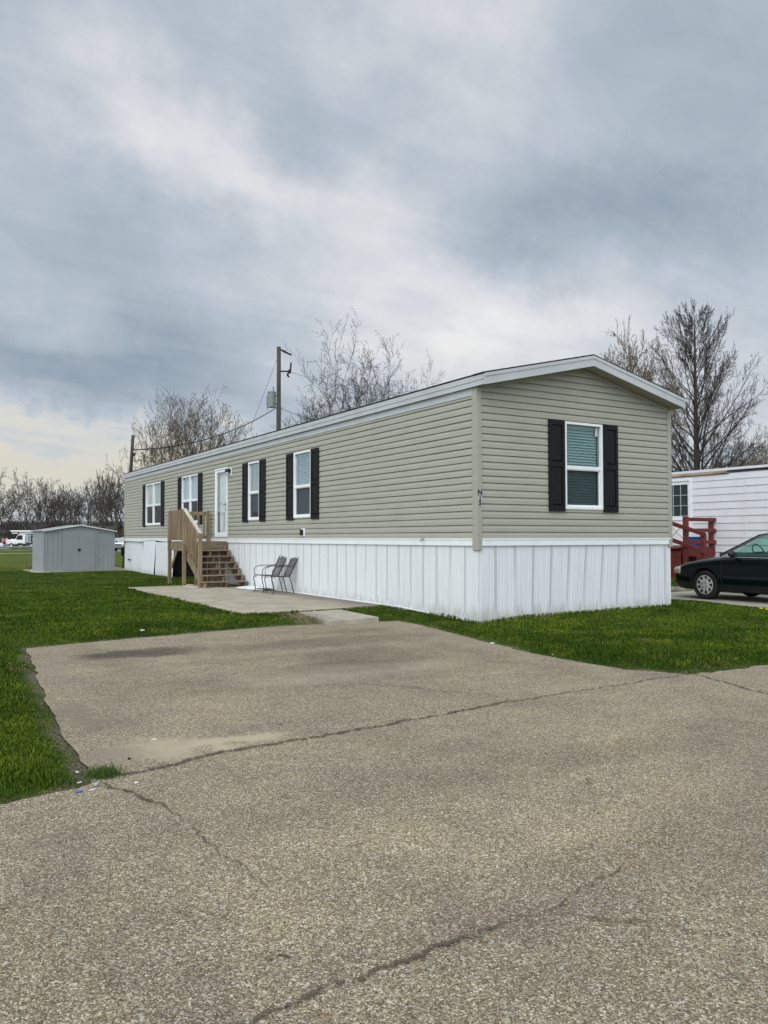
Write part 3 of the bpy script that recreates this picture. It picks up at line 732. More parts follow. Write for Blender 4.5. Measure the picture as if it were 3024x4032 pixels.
# --- windows
def sash_window(T,a,b,z0,z1,kind,parent):
    """white single-hung unit between u=a..b; kind: blind / dark / curtain"""
    fw=.045
    f=MB(T)
    f.box((a,-.06,z0),(a+fw,.036,z1)); f.box((b-fw,-.06,z0),(b,.036,z1))
    f.box((a+fw,-.06,z0),(b-fw,.034,z0+fw)); f.box((a+fw,-.06,z1-fw),(b-fw,.034,z1))
    zm=z0+(z1-z0)*.47
    w=f.build('window',M['frame'],parent,bevel=.004)
    r_=MB(T); r_.box((a+fw,-.05,zm-.02),(b-fw,.022,zm+.045)); r_.box((a+fw,-.045,zm-.035),(b-fw,.012,zm-.02)); r_.build('meeting_rail',M['frame'],w,bevel=.003)
    s_=MB(T); k=.028
    s_.box((a+fw,-.045,z0+fw),(a+fw+k,.004,zm-.035)); s_.box((b-fw-k,-.045,z0+fw),(b-fw,.004,zm-.035)); s_.box((a+fw+k,-.045,z0+fw),(b-fw-k,.004,z0+fw+.035)); s_.build('sash',M['frame'],w,bevel=.002)
    gl=M['glass_teal'] if kind=='front' else (M['glass_clear'] if kind.startswith('curtain') else M['glass'])
    p=MB(T); p.box((a+fw,-.024,zm+.045),(b-fw,-.018,z1-fw)); p.build('pane',gl,w)
    p=MB(T); p.box((a+fw+k,-.034,z0+fw+.035),(b-fw-k,-.029,zm-.035)); p.build('pane',gl,w)
    p=MB(T); p.face([(a+fw+k,-.012,z0+fw+.035),(b-fw-k,-.012,z0+fw+.035),(b-fw-k,-.012,zm-.035),(a+fw+k,-.012,zm-.035)]); p.build('insect_screen',M['screen'],w,fixn=False)
    # reveal and room behind
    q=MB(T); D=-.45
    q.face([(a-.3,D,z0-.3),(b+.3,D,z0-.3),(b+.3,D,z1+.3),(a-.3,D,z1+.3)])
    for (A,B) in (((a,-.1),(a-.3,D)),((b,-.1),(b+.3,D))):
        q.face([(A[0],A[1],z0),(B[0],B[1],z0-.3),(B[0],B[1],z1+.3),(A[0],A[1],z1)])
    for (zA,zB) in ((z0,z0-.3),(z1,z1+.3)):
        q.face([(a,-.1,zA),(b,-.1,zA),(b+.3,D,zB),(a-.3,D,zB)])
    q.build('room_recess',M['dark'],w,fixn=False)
    st=MB(T); uu=(a+fw+.03) if T is TL else (b-fw-.095); st.box((uu,-.017,z1-fw-.17),(uu+.065,-.0155,z1-fw-.012)); st.build('sticker',M['trimw'],w)
    if kind in ('blind','front'):
        bl_=MB(T); z=z0+fw+.02; tilt=0
        while z<z1-fw-.05:
            dz=.0225
            bl_.face([(a+fw+.012,-.048,z-dz),(b-fw-.03,-.048,z-dz),(b-fw-.03,-.082,z+dz+.004),(a+fw+.012,-.082,z+dz+.004)])
            z+=.0505
        bl_.box((a+fw+.005,-.085,z1-fw-.055),(b-fw-.02,-.045,z1-fw-.005))
        for fr in (.2,.8):
            u=a+(b-a)*fr; bl_.box((u,-.046,z0+fw),(u+.003,-.044,z1-fw-.05))
        bl_.build('blind',M['blind'],w,fixn=False)
    if kind=='curtain1' or kind=='curtain2':
        c=MB(T); nn=20
        for i in range(nn):
            ua=a+fw+(b-a-2*fw)*i/nn; ub=a+fw+(b-a-2*fw)*(i+1)/nn
            oa=-.06-.006*math.sin(i*1.1); ob=-.06-.006*math.sin((i+1)*1.1)
            c.face([(ua,oa,zm-.1),(ub,ob,zm-.1),(ub,ob,z1-fw),(ua,oa,z1-fw)])
        c.build('curtain',M['curt1' if kind=='curtain1' else 'curt2'],w,fixn=False)
    if kind=='shade':
        c=MB(T); c.face([(a+fw,-.07,zm+.0),(b-fw,-.07,zm+.0),(b-fw,-.07,z1-fw),(a+fw,-.07,z1-fw)]); c.build('roller_shade',M['blind'],w,fixn=False)
    return w
def shutter(T,a,b,z0,z1,parent):
    s_=MB(lambda u,o,z:T(u,o+.016,z)); t=.034; st=.062
    zm=z0+(z1-z0)*.515
    rails=[(z0,z0+.10),(zm-.045,zm+.045),(z1-.085,z1)]
    s_.box((a,.004,z0),(a+st,t,z1)); s_.box((b-st,.004,z0),(b,t,z1))
    for c,d in rails: s_.box((a+st,.004,c),(b-st,t,d))
    for (c,d) in ((rails[0][1],rails[1][0]),(rails[1][1],rails[2][0])):
        g_=.022; s_.box((a+st,.004,c),(b-st,.012,d))
        # raised field with chamfer
        A=[(a+st+.006,.013,c+.006),(b-st-.006,.013,c+.006),(b-st-.006,.013,d-.006),(a+st+.006,.013,d-.006)]
        B=[(a+st+g_+.006,.029,c+g_+.006),(b-st-g_-.006,.029,c+g_+.006),(b-st-g_-.006,.029,d-g_-.006),(a+st+g_+.006,.029,d-g_-.006)]
        s_.face(B)
        for i in range(4): s_.face([A[i],A[(i+1)%4],B[(i+1)%4],B[i]])
    return s_.build('shutter',M['black'],parent,bevel=.003)
kinds={0:('blind',),1:('blind',),2:('shade','shade'),3:('curtain2','curtain1')}
for i,(a,b,n) in enumerate(wins_left):
    if n==1: sash_window(TL,a,b,WZ0,WZ1,kinds[i][0],home)
    else:
        m_=(a+b)/2
        sash_window(TL,a,m_-.003,WZ0,WZ1,kinds[i][0],home); sash_window(TL,m_+.003,b,WZ0,WZ1,kinds[i][1],home)
    shutter(TL,a-.395,a-.012,WZ0-.04,WZ1+.005,home); shutter(TL,b+.012,b+.395,WZ0-.04,WZ1+.005,home)
sash_window(TF,*FW,'front',home)
shutter(TF,FW[0]-.378,FW[0]-.008,FW[2]-.04,FW[3]+.005,home); shutter(TF,FW[1]+.008,FW[1]+.372,FW[2]-.04,FW[3]+.005,home)
# --- storm door
a,b,z0,z1=DOOR; f=MB(TL); fw=.05
f.box((a,-.05,z0),(a+fw,.045,z1)); f.box((b-fw,-.05,z0),(b,.045,z1)); f.box((a+fw,-.05,z1-fw),(b-fw,.043,z1)); f.box((a+fw,-.05,z0),(b-fw,.043,z0+.04))
door=f.build('door',M['frame'],home,bevel=.004)
f=MB(TL); s0=.06; f.box((a+fw,0,z0+.045),(a+fw+s0,.03,z1-fw-.004)); f.box((b-fw-s0,0,z0+.045),(b-fw,.03,z1-fw-.004)); f.box((a+fw+s0,0,z1-fw-.07),(b-fw-s0,.03,z1-fw-.004)); f.box((a+fw+s0,0,z0+.045),(b-fw-s0,.03,z0+.13)); f.build('storm_door_frame',M['frame'],door,bevel=.003)
f=MB(TL); f.box((a+fw+s0,.012,z0+.13),(b-fw-s0,.017,z1-fw-.07)); f.build('pane',M['glass_clear'],door)
f=MB(TL); f.box((a+fw,-.12,z0+.02),(b-fw,-.08,z1-fw))
for (cu,cw) in ((a+.18,.26),(a+.57,.26)):
    for (c,d) in ((z0+.18,z0+.70),(z0+.82,z0+1.42),(z0+1.52,z0+1.76)):
        f.box((cu,-.08,c),(cu+cw,-.068,d)); 
f.build('inner_door',M['frame'],door,bevel=.006)
f=MB(TL); f.tube([(a+.085,.03,z0+.93),(a+.085,.075,z0+.93),(a+.17,.08,z0+.92)],.012,8); f.tube([(a+.085,.03,z0+.93),(a+.085,.04,z0+.93)],.034,12); f.tube([(a+.087,.035,z0+.9),(a+.092,.04,z0+.74)],.009,6); f.build('door_handle',M['blk'],door)
f=MB(TL); f.tube([(b-.26,-.068,z0+.98),(b-.26,-.03,z0+.98)],.028,12); f.build('door_knob',M['galv'],door)
# porch light
f=MB(TL); f.box((11.12,.0,3.14),(11.30,.03,3.36)); lb=f.build('light_block',M['frame'],home,bevel=.004)
f=MB(TL); f.box((11.17,.03,3.25),(11.26,.09,3.32)); f.tube([(11.215,.10,3.33),(11.215,.10,3.24)],[.075,.085],14); f.build('porch_light',M['blk'],lb)
f=MB(TL); f.tube([(11.215,.10,3.24),(11.215,.10,3.16),(11.215,.10,3.12)],[.06,.055,.03],14); f.build('light_globe',M['glass'],lb,smooth=True)
# outlet box, meter spigot
f=MB(TL); f.box((6.38,.0,1.43),(6.54,.035,1.61)); ob=f.build('outlet_block',M['frame'],home,bevel=.004)
f=MB(TL); f.box((6.44,.03,1.455),(6.53,.085,1.585)); f.build('outlet_cover',M['blk'],ob,bevel=.005)
f=MB(TL); f.tube([(1.5,.0,1.37),(1.5,.09,1.365),(1.5,.11,1.33)],[.012,.014,.012],8); f.tube([(1.5,.075,1.37),(1.5,.075,1.405)],.006,6); f.tube([(1.46,.075,1.41),(1.54,.075,1.41)],.009,6); f.tube([(1.53,.02,1.36),(1.6,.03,1.35)],.008,6); f.build('water_spigot',M['galv'],home)
# house number N15, stacked on the front face of the corner post
for ch,z in (('N',2.095),('1',2.010),('5',1.925)):
    cu=bpy.data.curves.new('number','FONT'); cu.body=ch; cu.size=.108; cu.extrude=.0015; cu.align_x='CENTER'; cu.offset=.005
    tmp=bpy.data.objects.new('tmp_text',cu); COL.objects.link(tmp)
    dg=bpy.context.evaluated_depsgraph_get(); me=bpy.data.meshes.new_from_object(tmp.evaluated_get(dg)); bpy.data.objects.remove(tmp)
    me.materials.clear(); me.materials.append(M['blk'])
    me.transform(Matrix.Translation((.030,-.0335,z))@Matrix.Rotation(R(90),4,'X'))
    nb=MB(); nb.box((-.004,-.0315,z-.012),(.067,-.0285,z+.078)); pl_=nb.build('number_plate',M['trimw'],home)
    o=bpy.data.objects.new('house_number',me); COL.objects.link(o); o.parent=pl_
# ------------------------------------------------------------------ timber stairs
deck=thing('entry_deck','raw timber entry deck with steps and baluster rails under the storm door','deck',(-.6,11.5,.11))
DX,DY0,DY1,DZ=-1.20,11.45,12.85,1.30
def post(x,y,z0,z1,w=.089,mat=None): 
    m_=MB(); m_.box((x-w/2,y-w/2,z0),(x+w/2,y+w/2,z1)); return m_.build('post',mat or M['wood'],deck,bevel=.004)
mb=MB(); yy=DY0
while yy<DY1-.02:
    mb.box((DX-.02,yy,DZ-.03),(-.03,yy+.135,DZ)); yy+=.14
mb.build('decking',M['woodh'],deck,bevel=.004)
def rim(name,a,b): m_=MB(); m_.box(a,b); return m_.build(name,M['woodh'],deck,bevel=.004)
rim('rim_joist',(DX-.03,DY0-.04,DZ-.265),(-.035,DY0,DZ-.032)); rim('rim_joist',(DX-.045,DY0,DZ-.265),(DX,DY1+.08,DZ-.032)); rim('rim_joist',(DX,DY1,DZ-.265),(-.035,DY1+.04,DZ-.032))
post(DX-.05,DY1-.02,.03,DZ-.27); post(DX-.06,DY0-.02,.11,2.16); post(-.12,DY1-.06,.0+1.30,2.20); post(-.12,DY1-.1,.03,DZ-.27); post(-.12,DY0+.06,.10,DZ-.27)
post(DX-.06,DY1-.02,DZ-.27,2.14); post(DX-.05,10.10,.11,1.50,.095)
mb=MB(); mb.beam((DX-.02,DY1-.1,.55),(DX-.02,DY1-.62,1.04),.04,.09); mb.build('brace',M['wood'],deck)
# rails
def rails(name,a,b,w,h,mat='wood'): m_=MB(); m_.beam(a,b,w,h); return m_.build(name,M[mat],deck,bevel=.003)
rails('top_rail',(DX-.06,DY0,2.13),(DX-.06,DY1,2.13),.035,.085); rails('bottom_rail',(DX-.06,DY0,1.42),(DX-.06,DY1,1.42),.035,.085)
rails('top_rail',(DX,DY1-.02,2.12),(-.1,DY1-.02,2.12),.035,.10); rails('bottom_rail',(DX,DY1-.02,1.42),(-.1,DY1-.02,1.42),.035,.085)
rails('stair_rail',(DX-.06,DY0-.02,2.20),(DX-.06,10.06,1.52),.09,.036,'woodp'); rails('bottom_rail',(DX-.05,DY0,1.36),(DX-.05,10.12,.66),.035,.085)
yy=DY0+.06
while yy<DY1: m_=MB(); m_.box((DX-.112,yy-.016,1.33),(DX-.078,yy+.016,2.185)); m_.build('baluster',M['wood'],deck); yy+=.150
xx=DX+.15
while xx<-.2: m_=MB(); m_.box((xx-.019,DY1-.075,1.36),(xx+.019,DY1-.037,2.09)); m_.build('baluster',M['wood'],deck); xx+=.16
yy=DY0-.12
while yy>10.15:
    zt=1.52+(yy-10.06)/(DY0-.02-10.06)*.68
    m_=MB(); m_.box((DX-.115,yy-.019,zt-.90),(DX-.08,yy+.019,zt-.015)); m_.build('baluster',M['wood'],deck); yy-=.150
# stair treads and stringers
for i in range(6):
    z=.262+i*.160; y=9.80+i*.262
    m_=MB(); m_.box((DX-.03 if i else DX-.06,y,z-.030),(-.045,y+.275,z)); m_.build('tread',M['woodh'],deck,bevel=.004)
for x in (DX+.02,-.62,-.10):
    poly=[(9.86,.112),(10.20,.112),(DY0-.04,.80),(DY0-.04,1.16)]
    for i in range(5,-1,-1):
        z=.232+i*.160; y=9.82+i*.262
        poly+=[(y+.262,z),(y+.01,z)] if i<5 else [(DY0-.045,z),(y+.01,z)]
    m_=MB(); m_.prism(poly,lambda a,b:(x-.019,a,b),lambda a,b:(x+.019,a,b)); m_.build('stringer',M['wood'],deck)
for i,(x,w_) in enumerate(((-.95,.12),(-.48,.2),(-.2,.12))):
    m_=MB(); m_.box((x,DY0+.02,.1),(x+w_,DY0+.055,1.03)); m_.build('back_board',M['wood'],deck)
# timber offcuts beside the newel, white boards on the patio
for (x0,y0_,x1,y1_,z,lab) in ((-1.50,10.62,-1.30,10.05,.122,'longer pale timber offcut lying flat on the patio beside the stair newel'),(-1.30,10.95,-1.24,10.62,.142,'short pale timber offcut lying behind the longer one at the stair foot')):
    m_=MB(); m_.beam((x0,y0_,z),(x1,y1_,z),.09,.022); tag(m_.build('timber_offcut',M['woodp']),lab,'offcut','timber offcuts by the stairs')
m_=MB(); m_.prism([(-.56,9.3),(-.45,8.05),(-.2,8.1),(-.03,8.2),(-.03,9.75),(-.3,9.6)],lambda a,b:(a,b,.112),lambda a,b:(a,b,.135)); tag(m_.build('plastic_sheet',M['plast'],bevel=.004),'flat white panel lying on the patio under the metal chairs','panel')
m_=MB(); m_.prism([(-.40,8.45),(-.33,8.0),(-.12,7.95),(-.08,8.4),(-.2,8.5)],lambda a,b:(a,b,.137),lambda a,b:(a+.01,b,.15)); tag(m_.build('bin_liner',M['blk']),'crumpled black strip of liner lying on the white panel','liner')
m_=MB(); m_.prism([(-.56,8.35),(-.52,8.02),(-.42,8.05),(-.45,8.33)],lambda a,b:(a,b,.137),lambda a,b:(a,b,.146)); tag(m_.build('plastic_scrap',M['plast']),'small white offcut at the near tip of the white panel','scrap')

# ------------------------------------------------------------------ wrought iron chairs (facing -X)
def make_chair(label,loc,rz,seatmat):
    c=localthing('patio_chair',label,'chair',loc=loc,group='wrought iron chairs on the patio'); c.rotation_euler=(0,0,rz)
    # local: +X forward, Y sideways
    def arc(a,b,n,f): return [f(a+(b-a)*i/n) for i in range(n+1)]
    s_=MB(); sz=.40; w=.235
    rim_=[(.24,-w*.8,sz),(.27,-w*.5,sz+.005),(.275,0,sz+.005),(.27,w*.5,sz+.005),(.24,w*.8,sz),(.2,w,sz-.002),(-.18,w*.92,sz-.02),(-.21,w*.7,sz-.022),(-.21,-w*.7,sz-.022),(-.18,-w*.92,sz-.02),(.2,-w,sz-.002),(.24,-w*.8,sz)]
    s_.tube(rim_,.0095,8); s_.build('seat_rim',seatmat,c,smooth=True)
    m_=MB()
    for i in range(24):   # expanded mesh seat as woven thin strips
        y=-w*.9+1.8*w*i/23; m_.beam((.25,y,sz+.003-.01*math.cos(y*6)*0),(-.2,y,sz-.018),.0045,.003)
    for i in range(22):
        x=-.2+.45*i/21; m_.beam((x,-w*.93,sz-.018+.021*(x+.2)/.45+.002),(x,w*.93,sz-.018+.021*(x+.2)/.45+.002),.0045,.003)
    m_.build('seat',M['ironm'],c)
    # back: loop leaning backwards
    bw=.205
    def bp(y,z): return (-.19-.26*(z-.38)/.55,y,z)
    loop=[bp(-bw*.86,.38),bp(-bw*.95,.6),bp(-bw,.78),bp(-bw*.85,.88),bp(-bw*.5,.92),bp(0,.93),bp(bw*.5,.92),bp(bw*.85,.88),bp(bw,.78),bp(bw*.95,.6),bp(bw*.86,.38)]
    k=MB(); k.tube(loop,.0095,8)
    inner=[bp(-bw*.72,.40),bp(-bw*.8,.6),bp(-bw*.82,.76),bp(-bw*.6,.80),bp(0,.825),bp(bw*.6,.80),bp(bw*.82,.76),bp(bw*.8,.6),bp(bw*.72,.40)]
    k.tube(inner,.006,6)
    for s1 in (-1,1):
        k.tube([bp(s1*.02,.826),bp(s1*.05,.87),bp(s1*.09,.885),bp(s1*.11,.86)],.005,6); k.tube([bp(s1*.07,.82),bp(s1*.02,.87),bp(s1*.03,.915)],.005,6)
    k.tube([bp(-bw*.75,.40),bp(bw*.75,.40)],.008,6)
    back=k.build('backrest',M['iron'],c,smooth=True)
    m_=MB()
    for i in range(22):
        y=-bw*.74+1.48*bw*i/21; zt=.818-.06*abs(y/bw)**2*.6; m_.beam(bp(y,.40),bp(y*1.08,zt),.0048,.003,up=(1,0,0))
    for i in range(24):
        z=.41+.385*i/23; q=bw*(.72+.09*(z-.4)/.4); m_.beam(bp(-q,z),bp(q,z),.0048,.003,up=(1,0,0))
    m_.build('back_mesh',M['ironm'],back)
    for s1 in (-1,1):
        a_=MB(); a_.tube([bp(s1*bw*.97,.64),(-.20,s1*(bw+.035),.625),(-.02,s1*(bw+.05),.625),(.12,s1*(bw+.05),.618),(.21,s1*(bw+.045),.585),(.255,s1*(bw+.035),.52),(.25,s1*(bw+.025),.45),(.235,s1*w*.85,.402)],.0085,8); a_.build('armrest',M['iron'],c,smooth=True)
        l_=MB(); l_.tube([(.235,s1*w*.82,.40),(.262,s1*w*.9,.37),(.268,s1*w*.98,.31),(.245,s1*w*.98,.22),(.222,s1*w*.98,.12),(.225,s1*w,.04),(.235,s1*w,.008)],.0105,8); l_.tube([(.235,s1*w,.004),(.235,s1*w,.012)],.022,10)
        l_.tube([(.262,s1*w*.9,.35),(.21,s1*w*.9,.36),(.19,s1*w*.9,.388)],.006,6); l_.build('leg',M['iron'],c,smooth=True)
        l_=MB(); l_.tube([(-.175,s1*w*.88,.385),(-.23,s1*w*.92,.2),(-.28,s1*w*.95,.008)],.0105,8); l_.tube([(-.28,s1*w*.95,.003),(-.28,s1*w*.95,.012)],.02,10); l_.build('leg',M['iron'],c,smooth=True)
    return c
make_chair('black iron mesh armchair with a faded red seat rim, the one closer to the steps',(-.40,7.62,.112),R(183),M['redseat'])
make_chair('black iron mesh armchair with dark seat, the one farther from the steps',(-.39,6.99,.112),R(178),M['iron'])

# ------------------------------------------------------------------ metal shed
sh=localthing('metal_shed','low grey metal garden shed with closed double doors beside the end of the sage home','shed',(-3.147,23.127,.095),rz=0); 
ang=math.atan2(23.55-23.127,-.45+3.147); sh.rotation_euler=(0,0,ang)
SWD,SD,SH=2.76,1.42,1.58; PKZ=1.80
def rib(T,u0,u1,z0,z1f,per=.17,dep=.012,ph=0):
    mb=MB(T); u=u0; pts=[(u0,0)]
    c=u0+ph+per/2
    while c<u1-.03:
        pts+=[(c-.022,0),(c-.012,dep),(c+.012,dep),(c+.022,0)]; c+=per
    pts.append((u1,0))
    for (a,oa),(b,ob_) in zip(pts,pts[1:]): mb.face([(a,oa,z0),(b,ob_,z0),(b,ob_,z1f(b)),(a,oa,z1f(a))])
    return mb
SF=lambda u,o,z:(u,-o,z); SLf=lambda u,o,z:(-o,u,z); SR=lambda u,o,z:(SWD+o,u,z); SB=lambda u,o,z:(u,SD+o,z)
fl=lambda u:SH
D0,D1=.70,1.98
for T,u0,u1 in ((SF,0,D0),(SF,D1,SWD),(SLf,0,SD),(SR,0,SD),(SB,0,SWD)):
    rib(T,u0,u1,0,fl,per=.19).build('wall_panel',M['shed'],sh,fixn=False)
gab=lambda u:SH+(PKZ-SH)*(1-abs(u-SWD/2)/(SWD/2))-.02
for T in (SF,SB):
    mb=MB(T); mb.face([(0,.004,SH-.03),(SWD,.004,SH-.03),(SWD/2,.004,PKZ-.01)]); mb.build('gable',M['shed'],sh,fixn=False)
mb=MB(SF); mb.box((0,.0,SH-.06),(SWD,.028,SH-.015)); mb.build('door_track',M['shed'],sh,bevel=.003)
mb=MB(SF); mb.box((0,0,0),(SWD,.02,.04)); mb.build('base_rail',M['shed'],sh,bevel=.003)
for a in (D0-.14,D1+.03): mb=MB(SF); mb.box((a,0,.04),(a+.11,.022,SH-.06)); mb.build('door_post',M['shed'],sh,bevel=.003)
for a,b_ in ((D0-.02,(D0+D1)/2-.003),((D0+D1)/2+.003,D1+.02)):
    mb=MB(SF); mb.box((a,.022,.03),(b_,.038,SH-.055)); dr=mb.build('door',M['shed'],sh,bevel=.005)
    mb=MB(SF); c=(D0+D1)/2; x_=c-.05 if a<c-.1 else c+.006; mb.box((x_,.038,.78),(x_+.045,.056,.88)); mb.build('handle',M['blk'],dr)
mb=MB()
for sg in (-1,1):
    xe=-.07 if sg<0 else SWD+.07
    mb.prism([(SWD/2,PKZ),(xe,SH-.015),(xe,SH+.012),(SWD/2,PKZ+.026)],lambda a,b:(a,-.08,b),lambda a,b:(a,SD+.08,b))
ro=mb.build('roof',M['shed'],sh)
mb=MB()
for sg in (-1,1):
    xe=-.075 if sg<0 else SWD+.075
    mb.prism([(SWD/2,PKZ-.012),(xe,SH-.03),(xe,SH+.016),(SWD/2,PKZ+.031)],lambda a,b:(a,-.105,b),lambda a,b:(a,-.081,b))
mb.build('roof_edge',M['shedtrim'],ro)
for (a,b) in ((-.01,-.012),(SWD+.0,-.012)): mb=MB(); mb.box((a-.008,b,0),(a+.028,b+.03,SH)); mb.build('corner_trim',M['shed'],sh)

def polar(px,d,z=None):
    b=YAW+math.atan((px-1512)/3166); dd=d/math.cos(math.atan((px-1512)/3166))
    x=CAM[0]+dd*math.sin(b); y=CAM[1]+dd*math.cos(b)
    if z is None: z=float(gz(np.array([x]),np.array([y]),False)[0])
    return (x,y,z)
# ------------------------------------------------------------------ chain link fence
fence=thing('chain_link_fence','grey chain link fence with top rail running behind the metal shed','fence',(-3.4,24.3,.05))
fp=polar(133.5,33.3,0)
FA=[(fp[0]+dx_,fp[1]+.25*dx_) for dx_ in (-9.2,-6.2,-3.1,0,2.9,5.8,8.6)]
for i,(x,y) in enumerate(FA):
    m_=MB(); z=float(gz(np.array([x]),np.array([y]))[0]); m_.tube([(x,y,z-.05),(x,y,1.12)],.042 if i==3 else .026,8); m_.sphere((x,y,1.13),.035,8,5); m_.build('fence_post',M['galv'],fence)
m_=MB(); m_.tube([(x,y,1.03) for x,y in FA],.030,8); m_.build('top_rail',M['galv'],fence)
V=[];Fc=[]
for (a,b) in zip(FA,FA[1:]):
    a=np.array(a);b=np.array(b);L=np.linalg.norm(b-a);d=(b-a)/L; h=.96; st=.085
    k=0; s=-h
    while s<L:
        for sg in (1,-1):
            s0,s1=(s,s+h) if sg>0 else (s+h,s)
            t0,t1=0,1; 
            # clip to 0..L
            if sg>0:
                t0=max(0,-s/h); t1=min(1,(L-s)/h)
            else:
                t0=max(0,(s+h-L)/h); t1=min(1,(s+h)/h)
            if t1<=t0: continue
            p0=a+d*(s0+(s1-s0)*t0); p1=a+d*(s0+(s1-s0)*t1); za=.06+h*t0; zb=.06+h*t1; w_=.0017
            i0=len(V); nn=np.array([-d[1],d[0]])*w_
            V+=[(p0[0]+nn[0],p0[1]+nn[1],za),(p0[0]-nn[0],p0[1]-nn[1],za+w_*2),(p1[0]-nn[0],p1[1]-nn[1],zb+w_*2),(p1[0]+nn[0],p1[1]+nn[1],zb)]
            Fc.append((i0,i0+1,i0+2,i0+3))
        s+=st
npmesh('wire_mesh',V,Fc,M['galv'],fence)

# ------------------------------------------------------------------ neighbour's home
nb=thing('neighbour_home','white sided mobile home with a weathered roof edge behind the dark sedan','mobile home',(12,5,.2))
NX=11.9; TN=lambda u,o,z:(NX-o,u,z); NY0,NY1=-6.0,9.5; NZT=3.22; NZB=.98
dY0,dY1=5.22,6.15
PR2=[(0,.02),(.06,.019),(1.0,.001)]
siding(TN,NY0,NY1,NZB,NZT,.2035,[(dY0-.09,dY1+.1,NZB-.1,3.13)],prof=PR2).build('siding',M['white2'],nb,fixn=False)
m_=MB(); m_.box((NX+.03,NY0,NZB-.05),(NX+.1,NY1,NZT)); m_.build('wall_core',M['white2'],nb)
TN2=lambda u,o,z:(u,NY0-o,z)
siding(TN2,NX,NX+4.2,NZB,NZT,.2035,prof=PR2).build('siding',M['white2'],nb,fixn=False)
m_=MB(); m_.prism([(NX-.05,3.34),(NX-.05,3.27),(NX+4.3,3.27),(NX+4.3,3.34),(NX+2.1,3.55)],lambda a,b:(a,NY0-.06,b),lambda a,b:(a,NY1+.06,b)); m_.build('roof',M['white2'],nb)
m_=MB(); m_.box((NX-.02,NY0,3.20),(NX+.02,3.9,3.27)); m_.build('fascia',M['dark'],nb)
m_=MB(); m_.beam((NX-.045,3.95,3.235),(NX-.045,6.6,3.225),.03,.075); m_.build('loose_gutter',M['rotten'],nb)
m_=MB(); m_.box((NX-.015,3.9,3.17),(NX+.03,7,3.20)); m_.build('drip_board',M['rotten'],nb)
m_=MB(TN); m_.box((3.42,.012,NZB+.0),(3.436,.026,3.12)); m_.build('siding_joint',M['white2'],nb)
skirt(TN,NY0,NY1,.1,NZB,per=.3).build('skirting',skmats,nb)
# door
m_=MB(TN); m_.box((dY0-.09,.0,1.15),(dY0,.05,3.13)); m_.box((dY1,.0,1.15),(dY1+.09,.05,3.13)); m_.box((dY0,0,3.05),(dY1,.05,3.13)); m_.box((dY0-.06,.05,1.15),(dY0-.02,.07,3.1)); nd=m_.build('door',M['frame'],nb,bevel=.004)
m_=MB(TN); m_.box((dY0,-.02,1.15),(dY1,.02,2.02)); m_.box((dY0,-.02,2.02),(dY0+.07,.02,3.05)); m_.box((dY1-.07,-.02,2.02),(dY1,.02,3.05)); m_.box((dY0+.07,-.02,2.95),(dY1-.07,.02,3.05)); m_.build('door_leaf',M['frame'],nd,bevel=.004)
m_=MB(TN); m_.box((dY0+.07,-.012,2.05),(dY1-.07,-.008,2.95)); m_.build('pane',M['glass'],nd)
m_=MB(TN)
for i in range(1,3): u=dY0+.07+(dY1-dY0-.14)*i/3; m_.box((u-.008,-.004,2.02),(u+.008,.008,2.95)); 
for i in range(1,3): z=2.02+.93*i/3; m_.box((dY0+.07,-.003,z-.008),(dY1-.07,.007,z+.008))
m_.build('muntins',M['trimw'],nd)
m_=MB(TN); m_.box((dY0+.071,-.029,2.021),(dY1-.071,-.019,2.949)); m_.build('door_curtain',simple('grey_curtain',(.055,.065,.065),.9,.4,14,(1,6,.2)),nd)
m_=MB(TN)
for p,q in (((dY0+.1,1.25),(dY1-.1,1.9)),((dY0+.1,1.9),(dY1-.1,1.25)),((dY0+.1,1.9),(dY1-.1,1.9)),((dY0+.1,1.25),(dY1-.1,1.25))):
    m_.beam((p[0],.022,p[1]),(q[0],.022,q[1]),.012,.035,up=(0,1,0))
m_.build('crossbuck',M['trimw'],nd)
# neighbour's red stairs
rs=thing('red_stairs','red painted timber porch with rails in front of the white home','stairs',(10.9,4.5,.2))
def rb(name,a,b,bev=.006): m_=MB(); m_.box(a,b); return m_.build(name,M['red'],rs,bevel=bev)
rb('landing',(10.56,4.42,1.07),(11.88,7.0,1.12)); rb('rim_board',(10.52,4.38,.88),(11.88,4.42,1.13)); rb('rim_board',(10.52,4.42,.90),(10.56,7.0,1.12))
rb('post',(11.74,4.40,1.13),(11.85,4.50,1.95))
for z in (1.89,1.59,1.26): rb('rail',(10.50,4.34,z-.05),(11.90,4.38,z+.05))
rb('post',(10.44,4.22,.15),(10.55,4.34,1.97)); rb('post',(10.44,3.66,.15),(10.55,3.78,1.50))
for dz in (0,-.46):
    m_=MB(); m_.beam((10.42,5.6,2.05+dz),(10.42,3.62,1.47+dz),.04,.11); m_.build('stair_rail',M['red'],rs,bevel=.004)
rb('side_panel',(10.47,4.44,.22),(10.51,7.2,1.05)); rb('landing_edge',(10.40,4.44,1.07),(10.52,7.2,1.115))
for k_,(ya,zt_) in enumerate(((4.02,.90),(3.66,.70),(3.30,.50))):
    rb('tread',(10.56,ya,zt_-.04),(11.35,ya+.40,zt_)); rb('riser',(10.58,ya+.34,.2),(11.33,ya+.36,zt_+.16 if k_ else 1.07))
m_=MB(); m_.box((11.45,4.44,.15),(11.66,4.60,.88)); m_.build('pier',M['white2'],rs)
rb('post',(11.72,4.40,.15),(11.80,4.48,.88))
